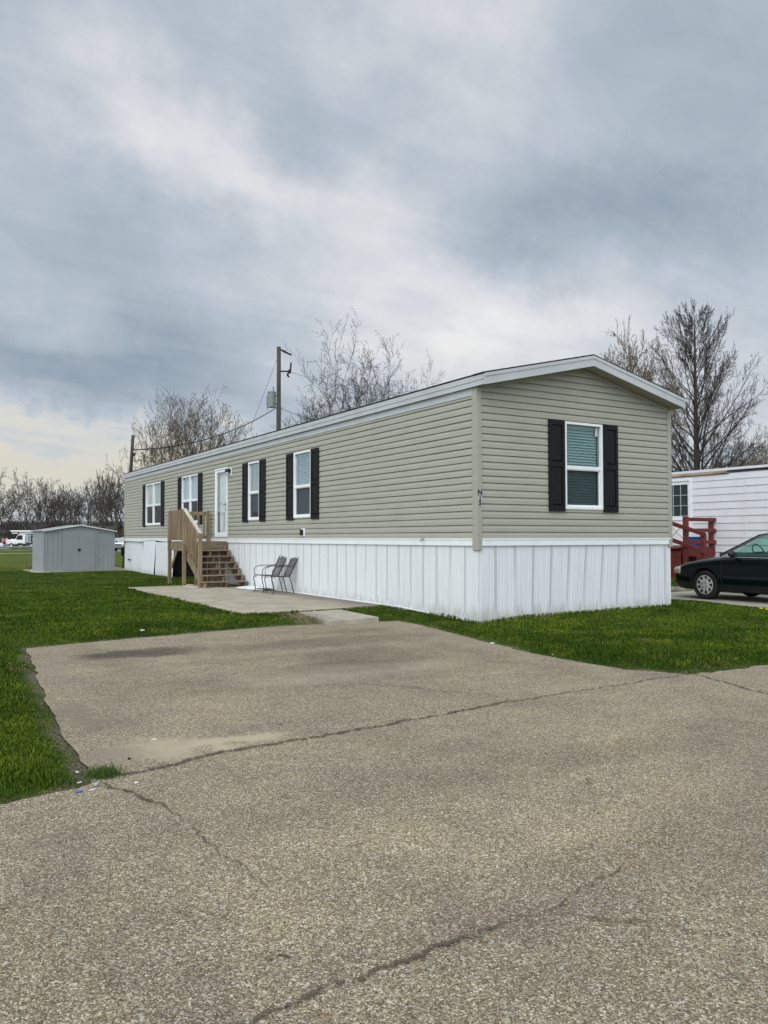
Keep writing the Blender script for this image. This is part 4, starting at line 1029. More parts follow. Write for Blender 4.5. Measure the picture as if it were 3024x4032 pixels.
m_=MB(); m_.prism([(4.65,1.122),(4.92,1.122),(4.95,1.38),(4.62,1.38)],lambda a,b:(11.36,a,b),lambda a,b:(11.6,a,b)); m_.box((11.34,4.60,1.38),(11.62,4.97,1.41)); tag(m_.build('storage_tub',M['blue'],bevel=.01),'blue plastic storage tub standing on the red porch','tub')
m_=MB(); m_.sphere((11.50,5.08,1.17),.06,8,6,sc=(1,1.2,.7)); tag(m_.build('shoe',M['blk']),'small black shoe left on the red porch beside the tub','shoe')
# kerb stones of the parking pad
for i,(a,b_) in enumerate((((6.15,3.22),(7.35,3.2)),((7.4,3.2),(9.4,3.18)),((9.55,3.1),(9.58,.4)),((9.6,.35),(9.62,-3)))):
    m_=MB(); n=12; A=np.array(a);B=np.array(b_)
    pts=[(*(A+(B-A)*k/n),.07+.012*math.sin(k*1.9+i)) for k in range(n+1)]
    m_.tube(pts,[.10+.015*math.sin(k*2.3) for k in range(n+1)],10)
    o=m_.build('kerb_stone',M['kerb'],smooth=True)
    tag(o,['short mossy kerb stone in front of the sedan, by the corner of the sage home','long mossy kerb stone across the far end of the concrete pad','kerb stone along the far side of the pad beneath the sedan','kerb stone along the far side of the pad behind the sedan'][i],'kerb','kerb stones round the parking pad')

# ------------------------------------------------------------------ sedan (local: +X towards the nose from rear, origin mid, built then rotated)
def wheel(parent,loc,side,Rr=.315,wd=.20,lobes=9,hub=True,mats=('tyre','hub')):
    """axis along local Y; side -1/+1 = outward direction"""
    t=MB(); prof=[(.205,-.08),(.27,-.10),(.30,-.085),(Rr,-.05),(Rr,.05),(.30,.085),(.27,.10),(.205,.08)]
    s0=Rr/.315; n=40; rings=[]
    for (r_,a_) in prof:
        rr=r_*s0 if r_!=Rr else Rr
        rings.append([t.P((loc[0]+rr*math.cos(2*math.pi*j/n),loc[1]+side*a_*wd/.2,loc[2]+rr*math.sin(2*math.pi*j/n))) for j in range(n)])
    for a,b in zip(rings,rings[1:]):
        for j in range(n): t.f.append([a[j],a[(j+1)%n],b[(j+1)%n],b[j]]); t.mi.append(0)
    w=t.build('wheel',M[mats[0]],parent,smooth=True)
    if hub:
        h_=MB(); cy=loc[1]+side*.088*wd/.2
        # cover: lobed star plate over dark rim
        def ring(rf,o): return [h_.P((loc[0]+rf(2*math.pi*j/72)*math.cos(2*math.pi*j/72),cy+side*o,loc[2]+rf(2*math.pi*j/72)*math.sin(2*math.pi*j/72))) for j in range(72)]
        star=lambda a:s0*(.146+.036*math.cos(lobes*a)+.006*math.cos(2*lobes*a))
        r0=ring(lambda a:.0001,.022); r1=ring(lambda a:s0*.055,.022); r2=ring(lambda a:s0*.10,.012); r3=ring(star,.0); r4=ring(lambda a:star(a)-.004,-.03)
        for a,b in ((r0,r1),(r1,r2),(r2,r3),(r3,r4)):
            for j in range(72): h_.f.append([a[j],a[(j+1)%72],b[(j+1)%72],b[j]]); h_.mi.append(0)
        r5=ring(lambda a:s0*.192,.004); r6=ring(lambda a:s0*.208,-.004); r7=ring(lambda a:s0*.190,-.02)
        for a,b in ((r5,r6),(r7,r5)):
            for j in range(72): h_.f.append([a[j],a[(j+1)%72],b[(j+1)%72],b[j]]); h_.mi.append(0)
        # spokes reaching the rim at each lobe
        for k in range(lobes):
            an=2*math.pi*k/lobes; 
            p=lambda r_,da,o:(loc[0]+r_*s0*math.cos(an+da),cy+side*o,loc[2]+r_*s0*math.sin(an+da))
            h_.face([p(.14,-.13,.004),p(.14,.13,.004),p(.194,.17,.002),p(.194,-.17,.002)])
        h_.build('wheel_cover',M[mats[1]],w,smooth=False)
        d_=MB(); c0=[d_.P((loc[0]+.2*s0*math.cos(2*math.pi*j/40),cy-side*.028,loc[2]+.2*s0*math.sin(2*math.pi*j/40))) for j in range(40)]; d_.f.append(c0); d_.mi.append(0)
        d_.build('rim',M['dark'],w)
        b_=MB()
        for k in range(4):
            an=2*math.pi*(k+.35)/4; b_.tube([(loc[0]+.06*s0*math.cos(an),cy+side*.012,loc[2]+.06*s0*math.sin(an)),(loc[0]+.06*s0*math.cos(an),cy+side*.024,loc[2]+.06*s0*math.sin(an))],.013,8)
        b_.build('wheel_nut',M['blk'],w)
    return w
def cr(xs,ys,x):
    return float(np.interp(x,xs,ys)) if False else _pchip(xs,ys,x)
def _pchip(xs,ys,x):
    xs=np.array(xs,float);ys=np.array(ys,float); i=int(np.clip(np.searchsorted(xs,x)-1,0,len(xs)-2))
    h=np.diff(xs);d=np.diff(ys)/h
    def m(k):
        if k==0: return d[0]
        if k==len(xs)-1: return d[-1]
        return 0 if d[k-1]*d[k]<=0 else 2*d[k-1]*d[k]/(d[k-1]+d[k])
    t=(x-xs[i])/h[i]; t2=t*t;t3=t2*t
    return float((2*t3-3*t2+1)*ys[i]+(t3-2*t2+t)*h[i]*m(i)+(-2*t3+3*t2)*ys[i+1]+(t3-t2)*h[i]*m(i+1))
def make_sedan():
    car=localthing('sedan','dark green four door sedan parked on the concrete pad in front of the white home','car',(7.90,2.04,.048)); car.rotation_euler=(0,0,R(90))
    # local x = -s (nose at 0, tail at -4.78), local y: +Y = car's left = world -X
    Ls=4.78
    S=[0,.02,.06,.12,.22,.35,.5,.7,.96,1.2,1.35,1.5,1.8,2.4,3.0,3.6,4.0,4.3,4.55,4.7,4.76,4.78]
    wf=lambda s:_pchip([0,.03,.1,.22,.4,.7,1.2,2.4,3.6,4.2,4.55,4.72,4.78],[.46,.62,.745,.815,.855,.880,.89,.893,.89,.865,.80,.70,.55],s)
    zb=lambda s:_pchip([0,.1,.4,1.3,2,3.4,4.3,4.78],[.25,.21,.19,.185,.18,.185,.22,.32],s)
    zs=lambda s:_pchip([0,.05,.2,.5,.96,1.4,2.2,3.4,4.3,4.78],[.56,.62,.69,.77,.84,.885,.91,.94,.93,.85],s)
    zt=lambda s:_pchip([0,.05,.2,.5,.96,1.4,1.6,3.6,4.0,4.5,4.78],[.56,.655,.735,.83,.915,.965,.965,.985,1.03,1.0,.88],s)
    def sec(s):
        w=wf(s);b=zb(s);sh_=zs(s);t=zt(s)
        nose=max(0,1-s/.35)
        z1=b; z2=b+.05; z3=.38;z4=.50;z5=.62
        z5=min(z5,sh_-.05)
        return [(0,b),(w*.6,b),(w*.86,b+.005),(w*.955,b+.045),(w*.985,.34),(w*1.0,.44),(w*1.0,.52),(w*.995,z5),(w*.985,(z5+sh_)/2),(w*.965,sh_-.025),(w*.935,sh_+.003),(w*.86,sh_+(t-sh_)*.42),(w*.66,sh_+(t-sh_)*.78),(w*.35,sh_+(t-sh_)*.96),(0,t)]
    b=MB(); ss=[]
    for a,c in zip(S,S[1:]):
        k=max(1,int((c-a)/.06)); ss+= [a+(c-a)*i/k for i in range(k)]
    ss.append(S[-1]); rows=[]
    for s in ss:
        half=sec(s); full=[(-s,y,z) for y,z in half]+[(-s,-y,z) for y,z in half[::-1][1:-1]]
        rows.append([b.P(p) for p in full])
    n=len(rows[0])
    for a,c in zip(rows,rows[1:]):
        for j in range(n): b.f.append([a[j],a[(j+1)%n],c[(j+1)%n],c[j]]); b.mi.append(0)
    b.f.append(rows[0][::-1]); b.mi.append(0); b.f.append(rows[-1]); b.mi.append(0)
    body=b.build('body',[M['paint'],M['dark']],car,smooth=True)
    cut=MB()
    for s in (.96,3.675):
        for sd in (-1,1): cut.tube([(-s,sd*.62,.325),(-s,sd*1.1,.325)],.365,40,1)
    co=cut.build('cutter_tmp',[M['paint'],M['dark']],None)
    bo=body.modifiers.new('b','BOOLEAN'); bo.operation='DIFFERENCE'; bo.object=co; bo.solver='EXACT'
    co.matrix_world=Matrix.Identity(4); cpar=car.matrix_world.copy()
    co.location=car.location; co.rotation_euler=car.rotation_euler
    bpy.context.view_layer.update()
    dg=bpy.context.evaluated_depsgraph_get(); me=bpy.data.meshes.new_from_object(body.evaluated_get(dg))
    body.modifiers.clear(); body.data=me; bpy.data.objects.remove(co)
    # crisp edges by angle
    try: me.set_sharp_from_angle(angle=R(38))
    except Exception: pass
    for s in (.96,3.675):
        for sd in (1,-1): wheel(car,(-s,sd*.775,.315),sd)
    # greenhouse
    side=[(1.30,.955),(2.08,1.375),(2.35,1.425),(2.7,1.44),(3.05,1.43),(3.35,1.395),(4.05,1.045)]
    yl=lambda z:.80-.235*(z-.93)/.47
    rf_=MB(); rs_=[]
    for (s,z) in side[1:6]:
        y=yl(z)-.02; rs_.append([rf_.P((-s,q*y,z+(.028*(1-q*q)))) for q in (-1,-.9,-.6,-.3,0,.3,.6,.9,1)])
    for a,c in zip(rs_,rs_[1:]):
        for j in range(8): rf_.f.append([a[j],a[j+1],c[j+1],c[j]]); rf_.mi.append(0)
    rf_.build('roof',M['paint'],car,smooth=True,solid=.02)
    for sd in (1,-1):
        p=MB()
        seq=[(-s,sd*yl(z),z) for s,z in side]
        p.tube(seq,[.030,.030,.022,.020,.022,.03,.04],8); 
        p.beam((-2.62,sd*.81,.93),(-2.66,sd*(yl(1.42)),1.43),.03,.075,up=(1,0,0)); p.beam((-3.55,sd*.80,.94),(-3.42,sd*yl(1.36),1.37),.03,.10,up=(1,0,0))
        p.build('pillar',M['paint'],car,smooth=True)
        p=MB()
        p.tube([(-1.42,sd*.835,.945),(-1.52,sd*.832,.93)]+[(-s,sd*(.835),.925) for s in (1.7,2.4,3.0,3.6)],.010,6)
        p.tube([(-s-.02,sd*(yl(z)+.032),z-.012) for s,z in side[0:6]],.008,6); p.build('chrome_trim',M['chrome'],car,smooth=True)
        gl=MB(); gpts=[(1.50,.935),(2.13,1.345),(2.36,1.39),(2.62,1.405),(2.60,.935)]
        gl.face([(-s,sd*(yl(z)-.01),z) for s,z in gpts]); gpts=[(2.68,.94),(2.68,1.405),(3.0,1.40),(3.33,1.36),(3.5,.945)]; gl.face([(-s,sd*(yl(z)-.01),z) for s,z in gpts]); gl.build('side_window',M['glass_car'],car,solid=.004)
        m2=MB(); m2.beam((-1.45,sd*.895,.50),(-3.35,sd*.898,.515),.012,.045); m2.build('side_moulding',M['blk'],car,bevel=.004)
        mi_=MB(); mi_.sphere((-1.70,sd*.95,.995),.1,14,9,sc=(.62,1.05,.72)); mi_.beam((-1.66,sd*.82,.96),(-1.69,sd*.92,.97),.06,.045); mi_.build('wing_mirror',M['blk'],car,smooth=True)
        # door shut lines as thin dark inlays following the side
        dl=MB()
        for s in (1.38,2.62):
            dl.tube([(-s-(.0 if s>2 else .10*max(0,(.45-z)/.25)),sd*(wf(s)*k+.0015),z) for z,k in ((.26,.972),(.34,.985),(.44,1.0),(.52,1.0),(.62,.995),(.75,.985),(.88,.967))],.004,5)
        dl.tube([(-s,sd*(wf(s)*.985+.001),.255) for s in (1.45,2.0,2.6,3.2)],.004,5); dl.build('shut_line',M['dark'],car)
        h_=MB(); h_.beam((-2.36,sd*.897,.76),(-2.52,sd*.897,.765),.02,.035); h_.build('door_handle',M['paint'],car,bevel=.006)
        # headlight following the rounded corner
        hl=MB(); top=[];bot=[]
        for s in (.085,.10,.13,.18,.25,.335): 
            w=wf(s)
            top.append((-s+.012,sd*(w*1.0+.012),zs(s)-.008 if s<.3 else zs(s)-.03)); bot.append((-s+.012,sd*(w*1.0+.014),.565))
        ins=[(-.035,sd*.50,.665),(-.035,sd*.50,.575)]
        T_=[ins[0]]+top; B_=[ins[1]]+bot
        for i in range(len(T_)-1): hl.face([T_[i],T_[i+1],B_[i+1],B_[i]])
        hl.build('headlight',M['cream'],car,smooth=True,solid=.012)
        am=MB()
        for i in range(1,len(B_)-1):
            a=B_[i];c=B_[i+1]; am.face([(a[0],a[1],a[2]-.002),(c[0],c[1],c[2]-.002),(c[0],c[1],c[2]-.024),(a[0],a[1],a[2]-.024)])
        am.build('turn_signal',M['amber'],car,solid=.012)
    ws=MB(); a,c=(1.40,.975),(2.10,1.37)
    q=[];
    for k in range(7):
        y=-1+2*k/6; q.append(((-a[0]+.10*(1-y*y),y*.72,a[1]-.0),(-c[0]+.05*(1-y*y),y*.56,c[1]+.012*(1-y*y))))
    for i in range(6): ws.face([q[i][0],q[i+1][0],q[i+1][1],q[i][1]])
    ws.build('windscreen',M['glass_car'],car,smooth=True)
    rw=MB(); a,c=(4.02,1.03),(3.38,1.385)
    for i in range(6):
        y0_,y1_=-1+2*i/6,-1+2*(i+1)/6; rw.face([(-a[0]-.06*(1-y0_**2),y0_*.68,a[1]),(-a[0]-.06*(1-y1_**2),y1_*.68,a[1]),(-c[0]-.03*(1-y1_**2),y1_*.55,c[1]),(-c[0]-.03*(1-y0_**2),y0_*.55,c[1])])
    rw.build('rear_window',M['glass_car'],car,smooth=True)
    it=MB(); it.box((-1.42,-.70,.93),(-1.75,.70,1.02)); it.box((-1.5,-.74,.93),(-3.9,.74,.985)); it.build('dashboard',M['inter'],car,bevel=.03)
    for sd in (1,-1):
        se=MB(); se.box((-2.55,sd*.36-.24,.98),(-2.68,sd*.36+.24,1.20)); se.box((-2.58,sd*.36-.13,1.22),(-2.66,sd*.36+.13,1.34)); se.build('seat',M['inter'],car,bevel=.04)
    sw=MB(); c0=Vector((-1.92,.36,1.03)); ax=Vector((.9,0,-.42)).normalized(); u=Vector((0,1,0)); v=ax.cross(u)
    sw.tube([tuple(c0+(u*math.cos(t)+v*math.sin(t))*.185) for t in [2*math.pi*i/28 for i in range(29)]],.014,8); sw.tube([tuple(c0-u*.18),tuple(c0+u*.18)],.018,6); sw.build('steering_wheel',M['inter'],car,smooth=True)
    gr=MB(); gr.box((-.02,-.44,.56),(.012,.44,.64)); gr.build('grille',M['blk'],car,bevel=.008)
    wp=MB(); wp.tube([(-1.28,.6,.955),(-1.36,.1,1.01)],.008,6); wp.tube([(-1.28,0,.97),(-1.36,-.5,1.0)],.008,6); wp.build('wiper',M['blk'],car)
    return car
make_sedan()

# ------------------------------------------------------------------ distant vehicles
def extr(mb,poly,y0_,y1_,mi=0): mb.prism(poly,lambda a,b:(a,y0_,b),lambda a,b:(a,y1_,b),mi)
def cwheel(parent,x,y,z,r,w_,hubr=.5):
    t=MB(); t.tube([(x,y-w_/2,z),(x,y+w_/2,z)],r,20); w=t.build('wheel',M['tyre'],parent,bevel=.03)
    t=MB(); t.tube([(x,y-w_/2-.02,z),(x,y+w_/2+.02,z)],r*hubr,16); t.build('hub',M['hub'],w)
def utility_truck():
    # local +X = rear .. nose towards -X, seen from its left side (-Y faces the camera)
    t=localthing('utility_truck','white utility truck with folded boom and red reel on its nose, far across the field','truck',TR_LOC); t.rotation_euler=(0,0,TR_ROT)
    m_=MB(); extr(m_,[(-.2,.75),(-.2,1.25),(0,1.55),(1.45,1.75),(1.95,2.55),(2.2,2.62),(3.2,2.62),(3.35,2.5),(3.35,.95),(2.0,.95),(1.75,.75)],-1.05,1.05); cab=m_.build('cab',M['whpaint'],t,bevel=.08)
    m_=MB(); extr(m_,[(1.62,1.80),(2.02,2.46),(2.85,2.46),(2.85,1.62),(1.85,1.62)],-1.07,1.07); m_.build('window',M['dark'],cab)
    m_=MB(); 
    for y in (-1.0,1.0): 
        pts=[(-.05+.0,y,1.05),(.1,y,1.28),(.45,y,1.42),(.9,y,1.42),(1.3,y,1.2),(1.55,y,.75)]; m_.tube(pts,.12,8)
    m_.build('fender',M['whpaint'],cab,smooth=True)
    m_=MB(); m_.box((3.5,-1.1,.85),(7.6,1.1,1.05)); m_.box((-.3,-.9,.55),(7.6,.9,.85)); m_.build('chassis',M['blk'],t)
    for (a,b,c,d,mt) in ((3.5,4.0,1.05,2.4,'galv'),(4.15,4.4,1.05,2.6,'galv'),(4.5,5.5,1.6,2.35,'blk'),(4.6,5.2,1.5,1.9,'galv'),(5.6,6.0,1.05,2.2,'blk'),(4.0,6.6,.75,1.1,'trimw'),(6.4,7.4,1.05,2.0,'galv')):
        m_=MB(); m_.box((a,-1.08,c),(b,1.0,d)); m_.build('equipment_box',M[mt],t,bevel=.03)
    m_=MB(); m_.beam((.3,-.3,3.25),(4.9,-.3,3.25),.28,.26); m_.build('boom',M['whpaint'],t,bevel=.03)
    m_=MB(); m_.beam((.3,.2,2.85),(6.1,.2,2.88),.28,.24); m_.build('boom',M['whpaint'],t,bevel=.03)
    m_=MB(); m_.tube([(.3,-.3,3.35),(-.5,-.3,3.1),(-1.0,-.3,2.6),(-1.05,-.3,2.0)],.14,8); m_.tube([(4.9,-.3,3.2),(6.8,-.1,3.1),(7.0,0,1.2)],.13,8); m_.tube([(1.6,0,2.65),(1.6,0,3.1)],.09,6); m_.build('boom_arm',M['blk'],t)
    m_=MB(); m_.tube([(-1.0,-.3,1.30),(-.42,-.3,1.30)],.58,20); rl=m_.build('hose_reel',M['redpl'],t)
    m_=MB(); 
    for x_ in (-1.06,-.38): m_.tube([(x_,-.3,1.30),(x_+.05,-.3,1.30)],.62,20); m_.beam((x_,-.7,.5),(x_,-.5,1.3),.10,.1); m_.beam((x_,-.0,.5),(x_,-.2,1.3),.10,.1)
    m_.build('reel_frame',M['whpaint'],rl)
    m_=MB(); m_.tube([(6.1,-1.2,1.1),(6.1,-1.2,1.75)],[.16,.04],10); m_.build('traffic_cone',M['orange'],t)
    for y in (-.92,.92):
        cwheel(t,.75,y,.50,.5,.28); cwheel(t,4.55,y,.5,.5,.4)
    return t
def car_simple(name,label,cat,loc,rz,mat,pick=True,grille=True):
    """nose towards -Y (local), vehicle extends to +Y"""
    t=localthing(name,label,cat,loc); t.rotation_euler=(0,0,rz)
    m_=MB(); P_=lambda poly,x0,x1:m_.prism(poly,lambda a,b:(x0,a,b),lambda a,b:(x1,a,b))
    P_([(0,.45),(-.02,.95),(.15,1.12),(1.35,1.22),(5.4,1.22),(5.45,.5)],-.98,.98); body=m_.build('body',mat,t,bevel=.07)
    m_=MB(); top=(1.35,2.1,3.7,4.1) if pick else (1.2,1.9,4.8,5.3)
    a0,a1,a2,a3=top; 
    v=[(-.88,a0,1.2),(.88,a0,1.2),(.72,a1,1.86),(-.72,a1,1.86),(-.88,a3,1.2),(.88,a3,1.2),(.72,a2,1.86),(-.72,a2,1.86)]
    ii=[m_.P(p) for p in v]
    for q in ((0,1,2,3),(5,4,7,6),(3,2,6,7),(1,5,6,2),(4,0,3,7)): m_.f.append([ii[k] for k in q]); m_.mi.append(0)
    m_.build('cabin',mat,body,bevel=.06)
    m_=MB(); m_.face([(-.78,a0+.03,1.25),(.78,a0+.03,1.25),(.66,a1-.05,1.80),(-.66,a1-.05,1.80)]); m_.build('windscreen',simple('far_windscreen',(.28,.31,.33),.2,.1,4),t,solid=.05)
    for sx in (-1,1):
        m_=MB(); m_.face([(sx*.885,a0+.35,1.26),(sx*.885,a3-.2,1.26),(sx*.76,a2,1.78),(sx*.76,a1+.1,1.78)]); m_.build('side_window',M['dark'],t,solid=.03)
    if grille:
        m_=MB(); m_.box((-.62,-.05,.72),(.62,.02,1.0)); m_.build('grille',M['blk'],t); m_=MB(); m_.box((-.95,-.06,.40),(.95,.05,.60)); m_.build('bumper',M['blk'],t,bevel=.03)
    for sx in (-1,1):
        m_=MB(); m_.box((sx*.93,-.03,.80),(sx*.66,.05,1.0)); m_.build('headlight',M['galv'],t)
        m_=MB(); m_.box((sx*1.0,1.5,1.2),(sx*1.2,1.6,1.4)); m_.build('mirror',M['blk'],t)
    for y in (.95,4.4):
        for sx in (-1,1):
            w=MB(); w.tube([(sx*.76,y,.38),(sx*1.0,y,.38)],.38,18); w.build('wheel',M['tyre'],t,bevel=.02)
    return t
# positions worked out from the view: bearing yaw + atan(px)
def polar(px,d,z=None):
    b=YAW+math.atan((px-1512)/3166); dd=d/math.cos(math.atan((px-1512)/3166))
    x=CAM[0]+dd*math.sin(b); y=CAM[1]+dd*math.cos(b)
    if z is None: z=float(gz(np.array([x]),np.array([y]),False)[0])
    return (x,y,z)
TR_LOC=polar(40,152); TR_ROT=-YAW+0.0
utility_truck()
p=polar(462,104); car_simple('pickup_truck','white pickup truck facing the camera far beyond the end of the sage home','pickup',(p[0],p[1],p[2]),-YAW-.25,M['whpaint'])
p=polar(2,158); car_simple('parked_car','white car partly cut off at the left edge, in front of the utility truck','car',(p[0],p[1],p[2]),-YAW-1.2,M['whpaint'],False)
p=polar(452,135); car_simple('parked_van','white vehicle mostly hidden behind the pickup truck','van',(p[0],p[1],p[2]),-YAW-.1,M['whpaint'],False)

# far lanes (footpath and street) as sheets following the ground
def lane(name,pts,w,mat,dz=.02):
    V=[];Fq=[];P=[]
    for a,b in zip(pts,pts[1:]):
        a=np.array(a[:2]);b=np.array(b[:2]);k=max(1,int(np.linalg.norm(b-a)/3))
        for j in range(k): P.append(a+(b-a)*j/k)
    P.append(np.array(pts[-1][:2]))
    for i,q in enumerate(P):
        d=P[min(i+1,len(P)-1)]-P[max(i-1,0)]; d=d/np.linalg.norm(d); nn=np.array([-d[1],d[0]])
        for s in (-1,1):
            c=q+nn*s*w/2; V.append((c[0],c[1],float(gz(np.array([c[0]]),np.array([c[1]]),False)[0])+dz))
    for i in range(len(P)-1): Fq.append((2*i,2*i+1,2*i+3,2*i+2))
    o=npmesh(name,V,Fq,mat); tag(o,None,None,kind='structure'); return o
M['pale']=simple('pale_concrete_far',(.42,.40,.35),.9,.15,.3)
lane('footpath',[polar(-500,84),polar(-100,96),polar(140,100),polar(700,104)],2.6,M['pale'],.03)
lane('street',[polar(-500,178),polar(0,155),polar(200,140),polar(600,108),polar(1100,88)],7,simple('far_street',(.22,.215,.20),.9,.1,.3),.035)
lane('turnout',[polar(22,122),polar(44,124)],13,M['pale'],.03)
# distant houses
def far_house(label,px,d,w,dp,h,rh,rot,wall,fname='distant_house'):
    loc=polar(px,d); t=localthing(fname,label,'house',loc); t.rotation_euler=(0,0,rot)
    m_=MB(); m_.box((-w/2,0,-.3),(w/2,dp,h)); m_.prism([(-w/2,h),(w/2,h),(0,h+rh*.96)],lambda a,b:(a,.02,b),lambda a,b:(a,dp-.02,b)); wl=m_.build('wall',M[wall],t)
    m_=MB(); e=.4
    for sg in (-1,1): m_.prism([(0,h+rh),(sg*(w/2+e),h-rh*e/(w/2)),(sg*(w/2+e),h-rh*e/(w/2)+.15),(0,h+rh+.15)],lambda a,b:(a,-e,b),lambda a,b:(a,dp+e,b))
    m_.build('roof',M['far_roof'],t)
    for u in (-w*.25,w*.25):
        m_=MB(); m_.box((u-.5,-.05,.9),(u+.5,.0,2.0)); m_.build('window',M['dark'],t)
far_house('grey gabled house behind the utility truck at the left edge',-20,178,15,10,2.9,2.2,-YAW+.5,'far_wall')
far_house('long dark roofed house behind the metal shed',215,182,22,9,3.0,2.4,-YAW+1.57,'far_wall')
far_house('brown house low behind the white pickup truck',470,165,10,9,2.6,1.7,-YAW+1.2,'brown_wall')
# ------------------------------------------------------------------ utility poles and wires
def pxz(px,py,d):  # world point at depth d along the view
    f=np.array([math.sin(YAW)*math.cos(PITCH),math.cos(YAW)*math.cos(PITCH),math.sin(PITCH)]); r=np.array([math.cos(YAW),-math.sin(YAW),0]); u=np.cross(r,f)
    c,s=math.cos(ROLL),math.sin(ROLL); r2=c*r+s*u; u2=-s*r+c*u
    return CAM+d*(f+r2*(px-1512)/3166.6-u2*(py-2016)/3166.6)
pa=pxz(1098,1366,46); PA=(pa[0],pa[1])
pole=thing('utility_pole','tall timber utility pole with a transformer standing behind the sage home','utility pole',(pa[0],pa[1],0))
m_=MB(); m_.tube([(pa[0]+.02,pa[1],-.3),(pa[0],pa[1],6),(pa[0],pa[1],pa[2])],[.16,.14,.115],14); m_.build('pole_shaft',M['pole'],pole,smooth=True)
rv=np.array([math.cos(YAW),-math.sin(YAW),0])
tz=float(pxz(1072,1605,46)[2]); tb=np.array([pa[0],pa[1],0])-rv*.40
m_=MB(); m_.tube([(tb[0],tb[1],tz),(tb[0],tb[1],tz+.85)],.235,18); m_.tube([(tb[0],tb[1],tz+.85),(tb[0],tb[1],tz+.90)],[.25,.22],18); m_.tube([(tb[0]+.1,tb[1],tz+.9),(tb[0]+.1,tb[1],tz+1.2)],[.05,.035],8); tf=m_.build('transformer',simple('transformer_grey_paint',(.20,.22,.21),.5,.08,4),pole,smooth=False)
m_=MB(); 
for dz in (.2,.65): m_.beam((tb[0],tb[1],tz+dz),(pa[0],pa[1],tz+dz),.08,.06)
m_.build('bracket',M['blk'],tf)
def P2(px,py,d=46): return tuple(pxz(px,py,d))
m_=MB(); m_.tube([P2(1104,1462),P2(1146,1462)],.045,6); m_.tube([P2(1143,1470),P2(1146,1428)],.05,8); m_.tube([P2(1140,1455),P2(1132,1478),P2(1138,1484)],.06,8); m_.build('cutout_switch',M['blk'],pole)
m_=MB(); m_.tube([P2(1104,1376),P2(1120,1384),P2(1135,1392),P2(1148,1397)],[.04,.07,.05,.06],8); m_.build('insulator',M['blk'],pole)
m_=MB(); m_.tube([P2(1060,1555),P2(1051,1560),P2(1051,1590),P2(1054,1612)],.02,5); m_.build('bushing_lead',M['wire'],tf)
b0=pxz(489,2247,34.9); b1=pxz(524,1713,34.9)
sp=thing('service_pole','short leaning timber service pole just past the far end of the sage home','utility pole',(b0[0],b0[1],0))
m_=MB(); m_.tube([(b0[0]-.03,b0[1],-.2),tuple(b0),tuple((b0+b1)/2),tuple(b1)],[.10,.098,.085,.066],12); m_.build('pole_shaft',M['pole'],sp,smooth=True)
m_=MB(); q=pxz(529,1790,34.8); m_.tube([tuple(pxz(527,1790,34.8)),tuple(pxz(530,1808,34.8)),tuple(pxz(537,1818,34.8)),tuple(pxz(545,1814,34.8)),tuple(pxz(550,1806,34.8))],.014,6); m_.box((q[0]-.04,q[1]-.04,q[2]-.05),(q[0]+.04,q[1]+.04,q[2]+.07)); m_.tube([tuple(pxz(522,1790,34.8)),tuple(pxz(513,1870,34.8))],.012,5); m_.build('weatherhead',M['blk'],sp)
m_=MB(); m_.box((b0[0]-.15,b0[1]-.12,.62),(b0[0]-.02,b0[1]+.02,1.0)); m_.build('meter_box',M['blk'],sp)
def wire(a,b,sag,label,r=.016,n=24):
    a=np.array(a);b=np.array(b); pts=[]
    for i in range(n+1):
        t=i/n; p_=a+(b-a)*t; p_[2]-=sag*4*t*(1-t); pts.append(tuple(p_))
    m_=MB(); m_.tube(pts,r,5); o=m_.build('overhead_wire',M['wire'],smooth=True); tag(o,label,'wire','overhead wires'); return o
wire(pxz(527,1771,34.9),P2(1090,1604),.55,'thick black cable sagging from the leaning short pole up to the tall pole',.024)
wire(P2(1092,1412),tuple(pxz(985,1690,46)),.0,'thin guy wire slanting down to the left from the tall pole',.010)
wire(P2(1104,1608),tuple(pxz(1500,1700,60)),.3,'cable leaving the tall pole to the right below its transformer',.014)
wire(P2(1146,1466),tuple(pxz(1700,1590,70)),.3,'thin wire leaving the cutout of the tall pole to the right',.010)

